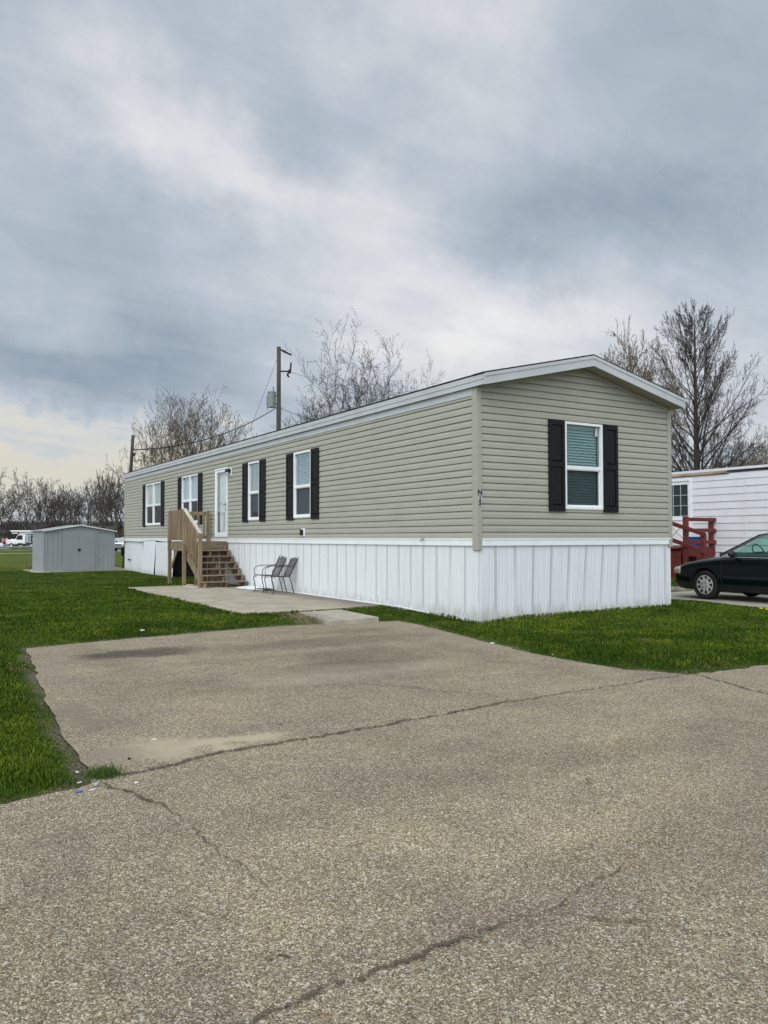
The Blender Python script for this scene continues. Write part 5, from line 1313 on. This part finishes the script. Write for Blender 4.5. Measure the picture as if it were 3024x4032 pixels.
# ------------------------------------------------------------------ trees
def rvec(rg): 
    v=rg.normal(size=3); return v/np.linalg.norm(v)
class Tree:
    def __init__(s,seed,**k):
        s.rg=np.random.default_rng(seed); s.seg=[]; s.tips=[]; s.k=dict(levels=4,nch=[14,7,5,4],ratio=[.5,.5,.5,.5],ang=[45,40,38,40],trop=[.02,.06,.06,.04],wob=[.05,.10,.14,.18],start=[.3,.2,.15,.1],minr=.008,rr=.55,seglen=.5); s.k.update(k)
    def grow(s,p,d,L,r,lev,rend=None):
        k=s.k; l=min(lev,3); n=max(2 if lev>=k['levels']-1 else 3,int(L/k['seglen'])); n=min(n,14)
        rend=r*.25 if rend is None else rend
        pts=[p]; dirs=[d]; rs=[r]
        for i in range(n):
            d=d+s.rg.normal(size=3)*k['wob'][l]+np.array([0,0,k['trop'][l]]); d=d/np.linalg.norm(d)
            q=pts[-1]+d*L/n; r1=max(k['minr'],r+(rend-r)*((i+1)/n)**.9)
            s.seg.append((*pts[-1],*q,rs[-1],r1,lev)); pts.append(q);dirs.append(d);rs.append(r1)
        s.tips.append(pts[-1]) if lev>=k['levels']-2 else None
        if lev+1>=k['levels']: return
        nc=max(1,int(round(k['nch'][l]*(.8+.4*s.rg.random()))))
        az=s.rg.random()*6.28
        for c in range(nc):
            f=k['start'][l]+(1-k['start'][l])*((c+.5+s.rg.random()*.6-.3)/nc); f=min(.99,f); i=min(n-1,int(f*n)); t=f*n-i
            q=pts[i]+(pts[i+1]-pts[i])*t; dd=dirs[i+1]; rr_=rs[i]+(rs[i+1]-rs[i])*t
            az+=2.4+s.rg.random()*.6
            a=math.radians(k['ang'][l]*(1.15-.45*f)*(.8+.4*s.rg.random()))
            ref=np.cross(dd,[.3,.2,1.]) if abs(dd[2])<.95 else np.cross(dd,[1,0,0.]); ref/=np.linalg.norm(ref); bn=np.cross(dd,ref)
            nd=dd*math.cos(a)+(ref*math.cos(az)+bn*math.sin(az))*math.sin(a)
            LL=L*k['ratio'][l]*(1-.45*f if lev>0 else k.get('prof',lambda f:1-.5*f)(f))*(.75+.5*s.rg.random())
            s.grow(q,nd,LL,max(k['minr'],rr_*k['rr']),lev+1)
    def fork(s,p,d,L,r,lev,mx,spread,ratio,trop,tw=2,three=.3,rr=.78):
        n=3; rg=s.rg
        for i in range(n):
            d=d+rg.normal(size=3)*(.05+.012*lev)+np.array([0,0,trop*(.3 if lev==0 else 1)]); d=d/np.linalg.norm(d)
            q=p+d*L/n; r1=max(s.k['minr'],r*(1-.09)); cl=0 if lev<=1 else (1 if lev<=4 else 2)
            s.seg.append((*p,*q,r,r1,cl)); p=q; r=r1
            if lev>=2:
                for _ in range(tw if i<n-1 or lev<mx else 1):
                    if rg.random()<.75:
                        v=np.cross(d,rvec(rg)); v/=np.linalg.norm(v)+1e-9; nd=d*.62+v*.72+np.array([0,0,.12]); nd/=np.linalg.norm(nd)
                        s.grow(p,nd,L*(.30+.35*rg.random()),max(s.k['minr'],r*.35),s.k['levels']-2)
        if lev>=mx: s.tips.append(p); return
        m=3 if rg.random()<three or lev==0 else 2; az=rg.random()*6.28
        ref=np.cross(d,[.3,.2,1.]) if abs(d[2])<.9 else np.cross(d,[1,.1,0.]); ref/=np.linalg.norm(ref); bn=np.cross(d,ref)
        for i in range(m):
            az+=6.283/m+rg.normal()*.3; a=math.radians(spread*(.55+.8*rg.random()))
            nd=d*math.cos(a)+(ref*math.cos(az)+bn*math.sin(az))*math.sin(a)
            s.fork(p,nd,L*ratio*(.82+.36*rg.random()),r*rr*(.85+.25*rg.random()),lev+1,mx,spread,ratio,trop,tw,three,rr)
    def fit(s,base,height,width,depth=None):
        a=np.array(s.seg); P=np.concatenate([a[:,0:3],a[:,3:6]]); lo=P.min(0);hi=P.max(0)
        ex=np.percentile(P[:,0],[.5,99.5]); ey=np.percentile(P[:,1],[.5,99.5]); c=np.array([0,0,0.])
        sx=width/(ex[1]-ex[0]); sy=(depth or width)/(ey[1]-ey[0]); sz=height/np.percentile(P[:,2],99.85)
        a[:,[0,3]]*=sx; a[:,[1,4]]*=sy; a[:,[2,5]]*=sz
        a[:,[0,3]]+=base[0];a[:,[1,4]]+=base[1];a[:,[2,5]]+=base[2]
        s.a=a; s.t=np.array(s.tips)*np.array([sx,sy,sz])+np.array(base); return s
def tubes(a,n):
    p0=a[:,0:3];p1=a[:,3:6];r0=a[:,6];r1=a[:,7]; d=p1-p0; d/=np.linalg.norm(d,axis=1,keepdims=True)+1e-9
    ref=np.where(np.abs(d[:,2:3])>.9,np.array([[1.,0,0]]),np.array([[0,0,1.]])); u=np.cross(d,ref); u/=np.linalg.norm(u,axis=1,keepdims=True); v=np.cross(d,u)
    m=len(a); V=np.zeros((m,2*n,3))
    for j in range(n):
        c,s_=math.cos(2*math.pi*j/n),math.sin(2*math.pi*j/n); o=u*c+v*s_
        V[:,j]=p0+o*r0[:,None]; V[:,n+j]=p1+o*r1[:,None]
    base=(np.arange(m)*2*n)[:,None]; Fq=[]
    for j in range(n): Fq.append(np.concatenate([base+j,base+(j+1)%n,base+n+(j+1)%n,base+n+j],1))
    return V.reshape(-1,3),np.stack(Fq,1).reshape(-1,4)
def plant(tr,label,base,barkm,twigm,cat='tree',group=None,bud=None,budn=0,buds=.03,name='bare_tree'):
    t=thing(name,label,cat,base,group=group)
    a=tr.a; tk=a[a[:,8]<=(0 if tr.k['levels']<4 else 0)]; cr_=a[a[:,8]>0]
    V,Fq=tubes(tk,9); npmesh('trunk',V,Fq,barkm,t,smooth=True)
    big=cr_[cr_[:,8]<=1]; sm_=cr_[cr_[:,8]>1]
    V1,F1=tubes(big,6); V2,F2=tubes(sm_,3); mi=np.concatenate([np.zeros(len(F1)),np.ones(len(F2))])
    mats=[barkm,twigm]; V=np.concatenate([V1,V2]);Fq=np.concatenate([F1,F2+len(V1)])
    if bud is not None and budn>0:
        rg=np.random.default_rng(5); sel=sm_[rg.integers(0,len(sm_),budn)]; f=rg.random((budn,1)); c=sel[:,0:3]*(1-f)+sel[:,3:6]*f+rg.normal(size=(budn,3))*.02
        e1=rg.normal(size=(budn,3))*buds; e2=rg.normal(size=(budn,3))*buds; e3=rg.normal(size=(budn,3))*buds*.6
        B=np.stack([c,c+e1,c+e1+e2,c+e2+e3],1).reshape(-1,3); FB=np.arange(budn*4).reshape(-1,4)+len(V)
        V=np.concatenate([V,B]);Fq=np.concatenate([Fq,FB]);mi=np.concatenate([mi,np.full(budn,2)]); mats=mats+[bud]
    npmesh('crown',V,Fq,mats,t,midx=mi); return t
UP=np.array([0,0,1.])
def rotz_seg(tr,ang):
    c,s_=math.cos(ang),math.sin(ang)
    out=[]
    for q in tr.seg: out.append((q[0]*c-q[1]*s_,q[0]*s_+q[1]*c,q[2],q[3]*c-q[4]*s_,q[3]*s_+q[4]*c,q[5],*q[6:]))
    tr.seg=out
# big ascending tree at the right
b=polar(2747,45,.1)
t3=Tree(21,levels=5,nch=[60,12,7,4],ratio=[.62,.36,.40,.45],ang=[62,34,36,38],trop=[.0,.022,.02,.02],wob=[.010,.035,.06,.09],start=[.13,.15,.1,.1],minr=.0065,rr=.33,seglen=.8,prof=lambda f:(1.0-.81*f)*(.68+.5*min(1,f*4)))
t3.grow(np.zeros(3),UP,14.,.27,0,.03)
t3.fit(b,14.6,8.0)
plant(t3,'tall dark bare tree with straight trunk and ascending limbs behind the white home',b,M['bark'],M['bark'])
# budding tree left of it
b=polar(2475,41,.1)
def forktree(seed,base,H,wid,L,r,mx,spread,ratio,trop,tw=2,minr=.007,stems=1,three=.3,lean=.25):
    t=Tree(seed,levels=4,nch=[3,3,3,3],ratio=[.5,.5,.5,.5],ang=[40,40,40,40],trop=[.02,.02,.03,.03],wob=[.05,.06,.08,.10],start=[.2,.2,.2,.2],minr=minr,rr=.6,seglen=.35)
    for q_ in range(stems):
        a=6.28*q_/stems+.5; d=np.array([math.cos(a)*lean,math.sin(a)*lean,1.]) if stems>1 else UP.copy(); d/=np.linalg.norm(d)
        t.fork(np.array([math.cos(a)*.2,math.sin(a)*.2,0]) if stems>1 else np.zeros(3),d,L,r,0,mx,spread,ratio,trop,tw,three)
    rotz_seg(t,-YAW); t.fit(base,H,wid); return t
t3b=forktree(33,b,12.0,6.0,2.6,.16,6,34,.84,.05,2,.008)
plant(t3b,'budding yellowish tree rising behind the gable of the sage home',b,M['barkl'],M['twigy'],bud=M['bud'],budn=1300,buds=.03)
# spreading multi-stem tree behind the roof
def multistem(seed,stems,H,wid,base,**k):
    t=Tree(seed,**k)
    for (dx,dy,L,r) in stems:
        d=np.array([dx,dy,1.]); d/=np.linalg.norm(d); t.grow(np.array([dx*.25,dy*.25,0]),d,L,r,0,r*.22)
    rotz_seg(t,-YAW); t.tips=[(q[0]*math.cos(-YAW)-q[1]*math.sin(-YAW),q[0]*math.sin(-YAW)+q[1]*math.cos(-YAW),q[2]) for q in t.tips]
    t.fit(base,H,wid); return t
b=polar(1425,48,.1)
t2=forktree(46,b,13.3,10.2,2.9,.21,6,36,.85,.035,2,.0065,stems=3,lean=.40)
plant(t2,'wide budding tree of several stems behind the roof, right of the tall pole',b,M['bark'],M['bark'],bud=M['bud'],budn=2000,buds=.022)
# upright-shooted tree between the poles
b=polar(768,58,.0)
t1=forktree(58,b,11.9,10.2,2.3,.18,6,34,.86,.085,1,.009,stems=4,lean=.55)
plant(t1,'bare tree with many upright shoots standing between the leaning pole and the tall pole',b,M['barkl'],M['twigy'],bud=M['bud'],budn=350,buds=.03)
# small bushy trees low at the right, behind the white home
for i,(px,d,H,wd,lab) in enumerate(((2935,62,8.6,7.5,'low reddish bare tree behind the white home, right of the tall trunk'),(3060,70,9.6,8,'bare tree cut by the right edge behind the white home'),(2640,60,7.4,6,'low bare tree behind the corner of the sage home, left of the tall trunk'))):
    b=polar(px,d,.1); t=forktree(70+i,b,H,wd,1.7,.11,5,38,.84,.06,3,.011,stems=3,lean=.5)
    plant(t,lab,b,M['barkl'],M['twigy'],group='low trees behind the white home')
# tree line across the field
farspec=[(-60,172,16.5,13,'at the left edge'),(20,165,17,12,''),(75,180,12,10,''),(128,168,15.5,13,''),(190,185,14,10,''),(222,170,14.6,11,''),(262,186,13.5,10,''),(300,172,12.5,9,''),(338,162,13.8,9,''),(376,178,12.6,10,''),(408,158,15,9,''),(440,170,14.5,10,''),(474,155,16,10,''),(520,165,16.5,12,''),(560,160,14,12,'')]
flab=['bare tree reaching past the left edge of the far tree line','tall bare tree above the far truck cab','thin bare tree over the middle of the far truck boom','wide forked bare tree at the left end of the shed roof','slender bare tree over the left slope of the shed roof','dark round topped bare tree left of the shed ridge','bare tree directly over the shed ridge line, slightly left','thin bare tree just right of the shed ridge','bare tree with a kinked stem over the right half of the shed','bare tree over the right shed door','leaning bare tree above the right corner of the shed','bare tree in the gap right of the shed','tall bare tree beside the far end of the sage home','bare tree half hidden by the end of the sage home','bare tree mostly hidden behind the sage home roof']
for i,(px,d,H,wd,_) in enumerate(farspec):
    b=polar(px,d); rg=random.Random(i)
    t=forktree(100+i,b,H*rg.uniform(.95,1.05),wd,2.6,.26,5,rg.uniform(28,44),.83,.05,1,.022,stems=rg.choice([1,1,2,3]),lean=.35)
    plant(t,flab[i],b,M['barkf'],M['barkf'],group='bare trees of the far tree line')
# brush mass under the tree line
rg=np.random.default_rng(3); n=26000
pxs=rg.uniform(-120,700,n); ds=rg.uniform(168,205,n); P0=np.array([polar(float(a),float(c),-.8)[:2] for a,c in zip(pxs,ds)])
hh=np.clip(rg.gamma(2.0,1.25,n)*(1+.45*np.sin(pxs/31)+.3*np.sin(pxs/13)),.5,6.)
lean=rg.normal(size=(n,2))*.35*hh[:,None]
base=np.column_stack([P0,np.full(n,-.85)+hh*rg.uniform(0,.45,n)]); tip=np.column_stack([P0+lean,-.85+hh])
a=np.column_stack([base,tip,np.full(n,.055),np.full(n,.022),np.zeros(n)])
V,Fq=tubes(a,3); o=npmesh('brush',V,Fq,M['brush']); tag(o,'tangle of bare brush under the far tree line','brush',kind='stuff')

# ------------------------------------------------------------------ grass blades
def blade_mat():
    m,nt=newmat('grass_blade'); h=N(nt)
    tc=h.n('ShaderNodeTexCoord').outputs['Object']
    c,fine=grass_color(h,tc,True)
    at=h.n('ShaderNodeAttribute',attribute_name='rnd'); 
    c=h.mix(1.0,c,h.ramp(at.outputs['Fac'],[(0,(.6,.62,.6)),(.5,(1,1,1)),(.88,(1.3,1.2,1.1)),(.96,(1.8,1.35,1.5)),(1,(2.4,1.7,2.2))]),'MULTIPLY')
    b=h.finish(c,.8,spec=.06)
    return m
M['blade']=blade_mat()
def grass():
    rg=np.random.default_rng(2); N0=900000
    d=np.exp(rg.uniform(math.log(3.2),math.log(40),N0)); th=rg.uniform(-R(31),R(31),N0)
    # uniform in log distance and bearing: density falls as 1/d^2
    x=CAM[0]+d*np.sin(YAW+th); y=CAM[1]+d*np.cos(YAW+th)
    k=np.ones(N0,bool)
    k&=~inpoly(x,y,ROAD); k&=~inpoly(x,y,dj)
    k&=~inpoly(x,y,[(-2.86,11.15),(-2.93,2.72),(.02,2.98),(.02,11.3)]); k&=~inpoly(x,y,[(-1.95,2.66),(-2.1,1.12),(-1.15,1.18),(-1.02,2.76)])
    k&=~inpoly(x,y,PAD); k&=~((x>-.01)&(x<W)&(y>-.01)&(y<LEN)); k&=~((x>NX)&(y>NY0)); k&=~((x>10.4)&(y>3.5))
    k&=~inpoly(x,y,[(-3.4,22.9),(.3,23.4),(.2,26),(-3.5,25.5)])
    k&=~((x>.0)&(y>0)&(x<W+.2)&(y<26))
    x,y,d=x[k],y[k],d[k]
    allp=[DRIVES,[(-45,-13.2)]+ROADN+[(45,-13.2)],PAD]
    de=np.minimum.reduce([distpoly(x,y,p) for p in allp])
    nz=.5+.25*np.sin(x*3.1+1.3*np.sin(y*2.3))+.25*np.sin(y*4.7+x*1.1)
    keep=rg.random(len(x))<np.clip(.30+de/.13+.8*(nz-.62),0,1)*np.clip(.42+nz*.75,0,1)
    # worn strip in the left verge
    worn=np.exp(-((x+7.9)/.7)**2-((y+1.2)/1.5)**2)
    keep&=rg.random(len(x))>worn*.75
    x,y,d,de,nz=x[keep],y[keep],d[keep],de[keep],nz[keep]
    n=len(x); z=gz(x,y)
    cl=.5+.5*np.sin(x*1.9+2*np.sin(y*1.1))*np.sin(y*2.3+1.5*np.sin(x*.9))
    h_=(.013+.015*rg.random(n)+.016*cl*rg.random(n))*np.clip(.45+de*2,.5,1)*np.where(d>22,.8,1)
    # longer tufts against the skirting and slabs
    near=((np.abs(y)<.12)&(x>-.1)&(x<W+.1))|((np.abs(x)<.1)&(y>0)&(y<3))|((np.abs(x+2.95)<.1)&(y>2.6)&(y<11.2))|((np.abs(y-2.62)<.12)&(x<-1.9)&(x>-3))
    h_=np.where(near,h_*1.9,h_)
    w_=.0028*np.clip(d/5.5,1,3.2)*(.7+.6*rg.random(n))
    az=rg.uniform(0,6.283,n); ln=rg.uniform(.15,1.1,n)*h_
    dx,dy=np.cos(az),np.sin(az); px,py=-dy,dx
    mx=x+dx*ln*.35; my=y+dy*ln*.35; tx=x+dx*ln; ty=y+dy*ln
    V=np.stack([np.stack([x-px*w_,y-py*w_,z-.01],1),np.stack([x+px*w_,y+py*w_,z-.01],1),np.stack([mx+px*w_*.8,my+py*w_*.8,z+h_*.62],1),np.stack([mx-px*w_*.8,my-py*w_*.8,z+h_*.62],1),np.stack([tx,ty,z+h_],1)],1).reshape(-1,3)
    b=(np.arange(n)*5)[:,None]
    # quads and tips as triangles -> all triangles
    F3=np.concatenate([b+np.array([[0,1,2]]),b+np.array([[0,2,3]]),b+np.array([[3,2,4]])],1).reshape(-1,3)
    o=npmesh('grass',V,F3,M['blade']); tag(o,'short green lawn grass around the home and driveway','grass',kind='stuff')
    at=o.data.attributes.new('rnd','FLOAT','POINT'); at.data.foreach_set('value',np.repeat(rg.random(n).astype(np.float32),5))
    print('grass blades',n)
grass()

# ------------------------------------------------------------------ litter, dandelions, weeds
def bit(name,label,cat,px,py,dim,mat,rot,group,z=0.004):
    t=(CAM[2]-z); f=pxz(px,py,1)-CAM; k=t/-f[2]; p_=CAM+f*k
    m_=MB(); a,b_,c=[q*.62 for q in dim]
    pts=[(-a/2,-b_/2),(a/2,-b_/2*.8),(a/2*.9,b_/2),(-a/2*.7,b_/2*.9)]
    cs,sn=math.cos(rot),math.sin(rot)
    R2=lambda u,v:(p_[0]+u*cs-v*sn,p_[1]+u*sn+v*cs)
    m_.prism(pts,lambda u,v:(*R2(u,v),z),lambda u,v:(*R2(u*.95,v*.95),z+c)); return tag(m_.build(name,mat,bevel=min(dim)*.2),label,cat,group)
bit('paper_scrap','crumpled white paper scrap on the driveway near the right lawn edge','scrap',1938,2534,(.12,.05,.02),M['plast'],.1,None,.001)
bit('paper_scrap','torn white paper scrap at the lawn edge, right of the other driveway scrap','scrap',2178,2578,(.08,.03,.012),M['plast'],.4,None,.001)
bit('cigarette_butt','pale cigarette butt alone on the left part of the driveway','litter',607,2912,(.06,.012,.009),M['plast'],-.4,None,.001)
bit('paper_scrap','small white paper piece in the soil of the road corner','scrap',304,3042,(.025,.045,.012),M['plast'],.3,None,.006)
bit('cigarette_butt','cigarette butt among the weeds left of the blue wrapper','litter',312,3083,(.05,.011,.009),M['plast'],.2,None,.01)
bit('wrapper','bright blue wrapper at the verge corner of the road','wrapper',311,3119,(.07,.03,.012),M['bluebit'],.2,None,.006)
bit('cigarette_butt','cigarette butt just right of the blue wrapper','litter',362,3112,(.075,.012,.009),M['plast'],.35,None,.006)
bit('pebble','round grey pebble at the verge corner of the road','pebble',380,3095,(.05,.04,.03),M['pebble'],.6,None,.006)
bit('paper_scrap','white fleck on the driveway beside the joint crack','scrap',446,3054,(.02,.03,.01),M['plast'],.1,None,.001)
bit('paper_scrap','white scrap in the lawn left of the driveway top','scrap',560,2484,(.12,.05,.03),M['plast'],.5,None,.06)
bit('bottle_cap','white bottle cap on the road below the joint crack','cap',536,3084,(.03,.03,.012),M['plast'],.3,None,.006)
bit('wrapper','small cyan wrapper in the sand of the driveway corner','wrapper',285,2952,(.035,.02,.01),M['bluebit'],.3,None,.002)
bit('pebble','dark stone standing alone on the driveway near the sand','pebble',508,2990,(.03,.025,.02),M['blk'],.3,None,.001)
def dandelion(px,py,label):
    f=pxz(px,py,1)-CAM; k=(CAM[2]-.12)/-f[2]; p_=CAM+f*k; z=float(gz(np.array([p_[0]]),np.array([p_[1]]))[0])
    t=thing('dandelion',label,'flower',(p_[0],p_[1],z),group='dandelions in the right lawn')
    m_=MB(); m_.tube([(p_[0],p_[1],z),(p_[0],p_[1],z+.07)],.004,6); m_.build('stem',M['stem'],t)
    m_=MB(); m_.sphere((p_[0],p_[1],z+.075),.028,12,6,sc=(1,1,.4)); m_.build('flower_head',M['yellow'],t)
dandelion(2998,2405,'yellow dandelion in the lawn near the pad, the one farther left'); dandelion(3019,2408,'yellow dandelion in the lawn at the right edge of the view')
# dry stems beside the fence
for (px,py,lab) in ((106,2222,'short dark weed stem in front of the chain link fence'),(118,2250,'longer dark weed stem beside the fence post')):
    f=pxz(px,2262,1)-CAM; k=(CAM[2]-.05)/-f[2]; p_=CAM+f*k
    m_=MB(); hgt=.32 if px<110 else .34; zz=.32 if px<110 else .03
    m_.tube([(p_[0],p_[1],.03+zz*.8),(p_[0]-.03,p_[1],.03+zz*.8+hgt*.5),(p_[0]+.02,p_[1],.03+zz*.8+hgt)],.012,6)
    m_.tube([(p_[0],p_[1],0),(p_[0],p_[1],.03+zz*.8)],.006,5); tag(m_.build('weed_stem',M['drystem']),lab,'weed','dry weed stems by the fence')
# clump of dry grass beside the stepping slab
rg=np.random.default_rng(8); n=420
c=np.array([-2.15,1.75]); p=c+rg.normal(size=(n,2))*np.array([.16,.28]); h_=rg.uniform(.03,.10,n); z=gz(p[:,0],p[:,1]); az=rg.uniform(0,6.28,n); l=h_*rg.uniform(.5,1.6,n)
a=np.column_stack([p,z,p[:,0]+np.cos(az)*l,p[:,1]+np.sin(az)*l,z+h_,np.full(n,.003),np.full(n,.0015),np.zeros(n)]); V,Fq=tubes(a,3)
tag(npmesh('dry_grass_clump',V,Fq,simple('straw',(.30,.24,.14),.9,.3,20)),'straw coloured dry grass clump beside the stepping slab','grass',kind='stuff')
c=[(-6.94,-5.36)]; n=330; p=np.array(c[0])+rg.normal(size=(n,2))*np.array([.045,.04]); h_=rg.uniform(.02,.06,n); az=rg.uniform(0,6.28,n); l=h_*rg.uniform(.2,1,n)
a=np.column_stack([p,np.full(n,.0),p[:,0]+np.cos(az)*l,p[:,1]+np.sin(az)*l,h_,np.full(n,.003),np.full(n,.001),np.zeros(n)]); V,Fq=tubes(a,3)
tag(npmesh('weed_tuft',V,Fq,simple('bright_weed',(.06,.115,.012),.8,.3,20)),'bright green weed tuft growing where driveway and road meet','weed',kind='stuff')

# ------------------------------------------------------------------ sky and light
world=bpy.data.worlds.new('World'); scene.world=world; world.use_nodes=True
nt=world.node_tree; nt.nodes.clear(); h=N(nt)
SUN_EL,SUN_AZ=R(42),R(238)     # azimuth clockwise from +Y: light from the left of the view
sky=nt.nodes.new('ShaderNodeTexSky'); sky.sky_type='NISHITA'; sky.sun_disc=False; sky.sun_elevation=SUN_EL; sky.sun_rotation=SUN_AZ; sky.air_density=1.2; sky.dust_density=2
tc=h.n('ShaderNodeTexCoord').outputs['Generated']
dn=h.vm('NORMALIZE',tc)
sep=h.n('ShaderNodeSeparateXYZ'); nt.links.new(dn,sep.inputs[0])
zc=h.math('ADD',h.math('MAXIMUM',sep.outputs[2],0.0),.16)
cmb=h.n('ShaderNodeCombineXYZ'); nt.links.new(h.math('DIVIDE',sep.outputs[0],zc),cmb.inputs[0]); nt.links.new(h.math('DIVIDE',sep.outputs[1],zc),cmb.inputs[1])
flat=cmb.outputs[0]
wrp=h.vm('MULTIPLY',h.vm('SUBTRACT',h.noise(dn,5.0,7,.62,out=1),(.5,.5,.5)),(.26,.26,.20))
dw=h.vm('ADD',dn,wrp)
def lobe(px,py,rot,sa,sb):
    """soft anisotropic patch of cloud round a fixed world direction"""
    c=pxz(px,py,1)-CAM; c=c/np.linalg.norm(c)
    r_=np.cross(c,[0,0,1.]); r_/=np.linalg.norm(r_); u_=np.cross(r_,c)
    A=(r_*math.cos(rot)+u_*math.sin(rot))/sa; B=(-r_*math.sin(rot)+u_*math.cos(rot))/sb
    q=h.vm('SUBTRACT',dw,tuple(c)); a=h.vm('DOT_PRODUCT',q,tuple(A),1); b=h.vm('DOT_PRODUCT',q,tuple(B),1)
    e=h.math('ADD',h.math('MULTIPLY',a,a),h.math('MULTIPLY',b,b))
    return h.math('EXPONENT',h.math('MULTIPLY',e,-1.0))
LOBES=[ # px,py,rot(deg),sa,sb,amp
 (1700,0,90,.22,.17,.15),(1180,900,-28,.30,.075,.15),(980,700,-35,.14,.05,.11),(620,480,-40,.16,.06,.08),(700,900,-50,.20,.05,.06),(120,620,-30,.15,.05,.05),
 (1600,860,-25,.18,.06,.10),(1800,1000,-25,.12,.04,.08),(2200,900,-4,.32,.055,-.15),(2500,760,0,.25,.03,-.07),(1750,1330,10,.20,.05,.12),(2400,1330,5,.3,.06,.10),
 (500,1500,-3,.34,.06,-.19),(250,1440,0,.2,.05,-.07),(200,1660,-8,.26,.03,.17),(300,1830,0,.30,.035,.22),(160,1730,0,.16,.018,-.13),(1150,600,0,.12,.06,-.08),(350,850,-30,.30,.08,-.10),(300,1150,-15,.3,.06,-.02),(2700,300,0,.25,.25,-.06),(900,250,-30,.25,.07,-.05),(250,250,-30,.22,.12,-.08),(1450,470,0,.15,.06,-.05),(1900,1650,0,.5,.05,.10),(700,1250,0,.3,.06,.05)]
br=None
for (px,py,ro_,sa,sb,am) in LOBES:
    l=h.math('MULTIPLY',lobe(px,py,R(ro_),sa,sb),am*1.65); br=l if br is None else h.math('ADD',br,l)
n1=h.noise(flat,.85,7,.58,.6); n2=h.noise(h.scalev(flat,(1.0,2.2,1)),2.1,8,.6,.4); n3=h.noise(dn,6.5,7,.6,.3)
br=h.math('ADD',br,h.math('MULTIPLY',h.math('SUBTRACT',n1,.5),.14))
br=h.math('ADD',br,h.math('MULTIPLY',h.math('SUBTRACT',n2,.5),.46))
br=h.math('ADD',br,h.math('MULTIPLY',h.math('SUBTRACT',n3,.5),.56))
mp=nt.nodes.new('ShaderNodeMapping'); mp.vector_type='POINT'; nt.links.new(flat,mp.inputs[0]); mp.inputs['Rotation'].default_value=(0,0,YAW+R(38)-R(90)); 
mp2=h.scalev(mp.outputs[0],(.42,1.7,1)); n4=h.noise(mp2,1.6,8,.62,.8)
br=h.math('ADD',br,h.math('MULTIPLY',h.math('SUBTRACT',n4,.5),.20))
v=h.math('ADD',br,.545)
# cloud colour by brightness: blue grey where thin and dark, near white with a warm cast where bright
cl=h.ramp(v,[(.10,(.30,.37,.45)),(.30,(.40,.465,.535)),(.48,(.475,.54,.61)),(.62,(.575,.62,.675)),(.78,(.71,.73,.765)),(1.0,(.88,.87,.86))])
# low cream band near the horizon on the left
cre=h.math('MULTIPLY',lobe(200,1830,0,.55,.085),1.0)
cl=h.mix(h.math('MULTIPLY',cre,h.mapr(v,.5,.85)),cl,(.74,.71,.60))
hor=h.mapr(sep.outputs[2],.16,.0)
cl=h.mix(h.math('MULTIPLY',hor,.35),cl,(.60,.62,.60))
# an overcast sky is brightest overhead (outside this view)
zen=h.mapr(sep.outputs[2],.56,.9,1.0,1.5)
# unseen sky behind the viewer brightened, added to lift light on the walls
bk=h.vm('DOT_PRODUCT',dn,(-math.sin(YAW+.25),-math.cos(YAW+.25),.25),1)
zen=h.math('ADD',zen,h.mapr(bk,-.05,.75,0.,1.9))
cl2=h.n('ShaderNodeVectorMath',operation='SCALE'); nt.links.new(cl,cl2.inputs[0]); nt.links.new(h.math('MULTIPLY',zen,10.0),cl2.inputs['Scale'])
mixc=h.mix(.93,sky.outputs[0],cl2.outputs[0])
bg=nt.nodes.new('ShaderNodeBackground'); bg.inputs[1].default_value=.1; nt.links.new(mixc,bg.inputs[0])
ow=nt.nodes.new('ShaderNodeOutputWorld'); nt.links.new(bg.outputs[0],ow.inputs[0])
world.cycles.sampling_method='MANUAL'; world.cycles.sample_map_resolution=512
sun=bpy.data.lights.new('Sun','SUN'); sun.energy=1.15; sun.angle=R(40); sun.color=(1,.945,.86)
so=bpy.data.objects.new('sun_light',sun); COL.objects.link(so)
sd=Vector((math.sin(SUN_AZ)*math.cos(SUN_EL),math.cos(SUN_AZ)*math.cos(SUN_EL),math.sin(SUN_EL)))
so.rotation_euler=sd.to_track_quat('Z','Y').to_euler(); so.location=(0,0,30)

# ------------------------------------------------------------------ camera
cam=bpy.data.cameras.new('Camera'); co=bpy.data.objects.new('Camera',cam); COL.objects.link(co)
cam.sensor_fit='VERTICAL'; cam.sensor_height=36; cam.lens=36*3166.6/4032; cam.clip_start=.05; cam.clip_end=3000
f=np.array([math.sin(YAW)*math.cos(PITCH),math.cos(YAW)*math.cos(PITCH),math.sin(PITCH)]); r=np.array([math.cos(YAW),-math.sin(YAW),0]); u=np.cross(r,f)
c,s=math.cos(ROLL),math.sin(ROLL); r2=c*r+s*u; u2=-s*r+c*u
mw=Matrix(((r2[0],u2[0],-f[0],CAM[0]),(r2[1],u2[1],-f[1],CAM[1]),(r2[2],u2[2],-f[2],CAM[2]),(0,0,0,1))); co.matrix_world=mw
scene.camera=co
scene.view_settings.view_transform='Standard'; scene.view_settings.look='None'; scene.view_settings.exposure=0; scene.view_settings.gamma=1
scene.cycles.max_bounces=6; scene.cycles.transparent_max_bounces=12
scene.cycles.use_denoising=True
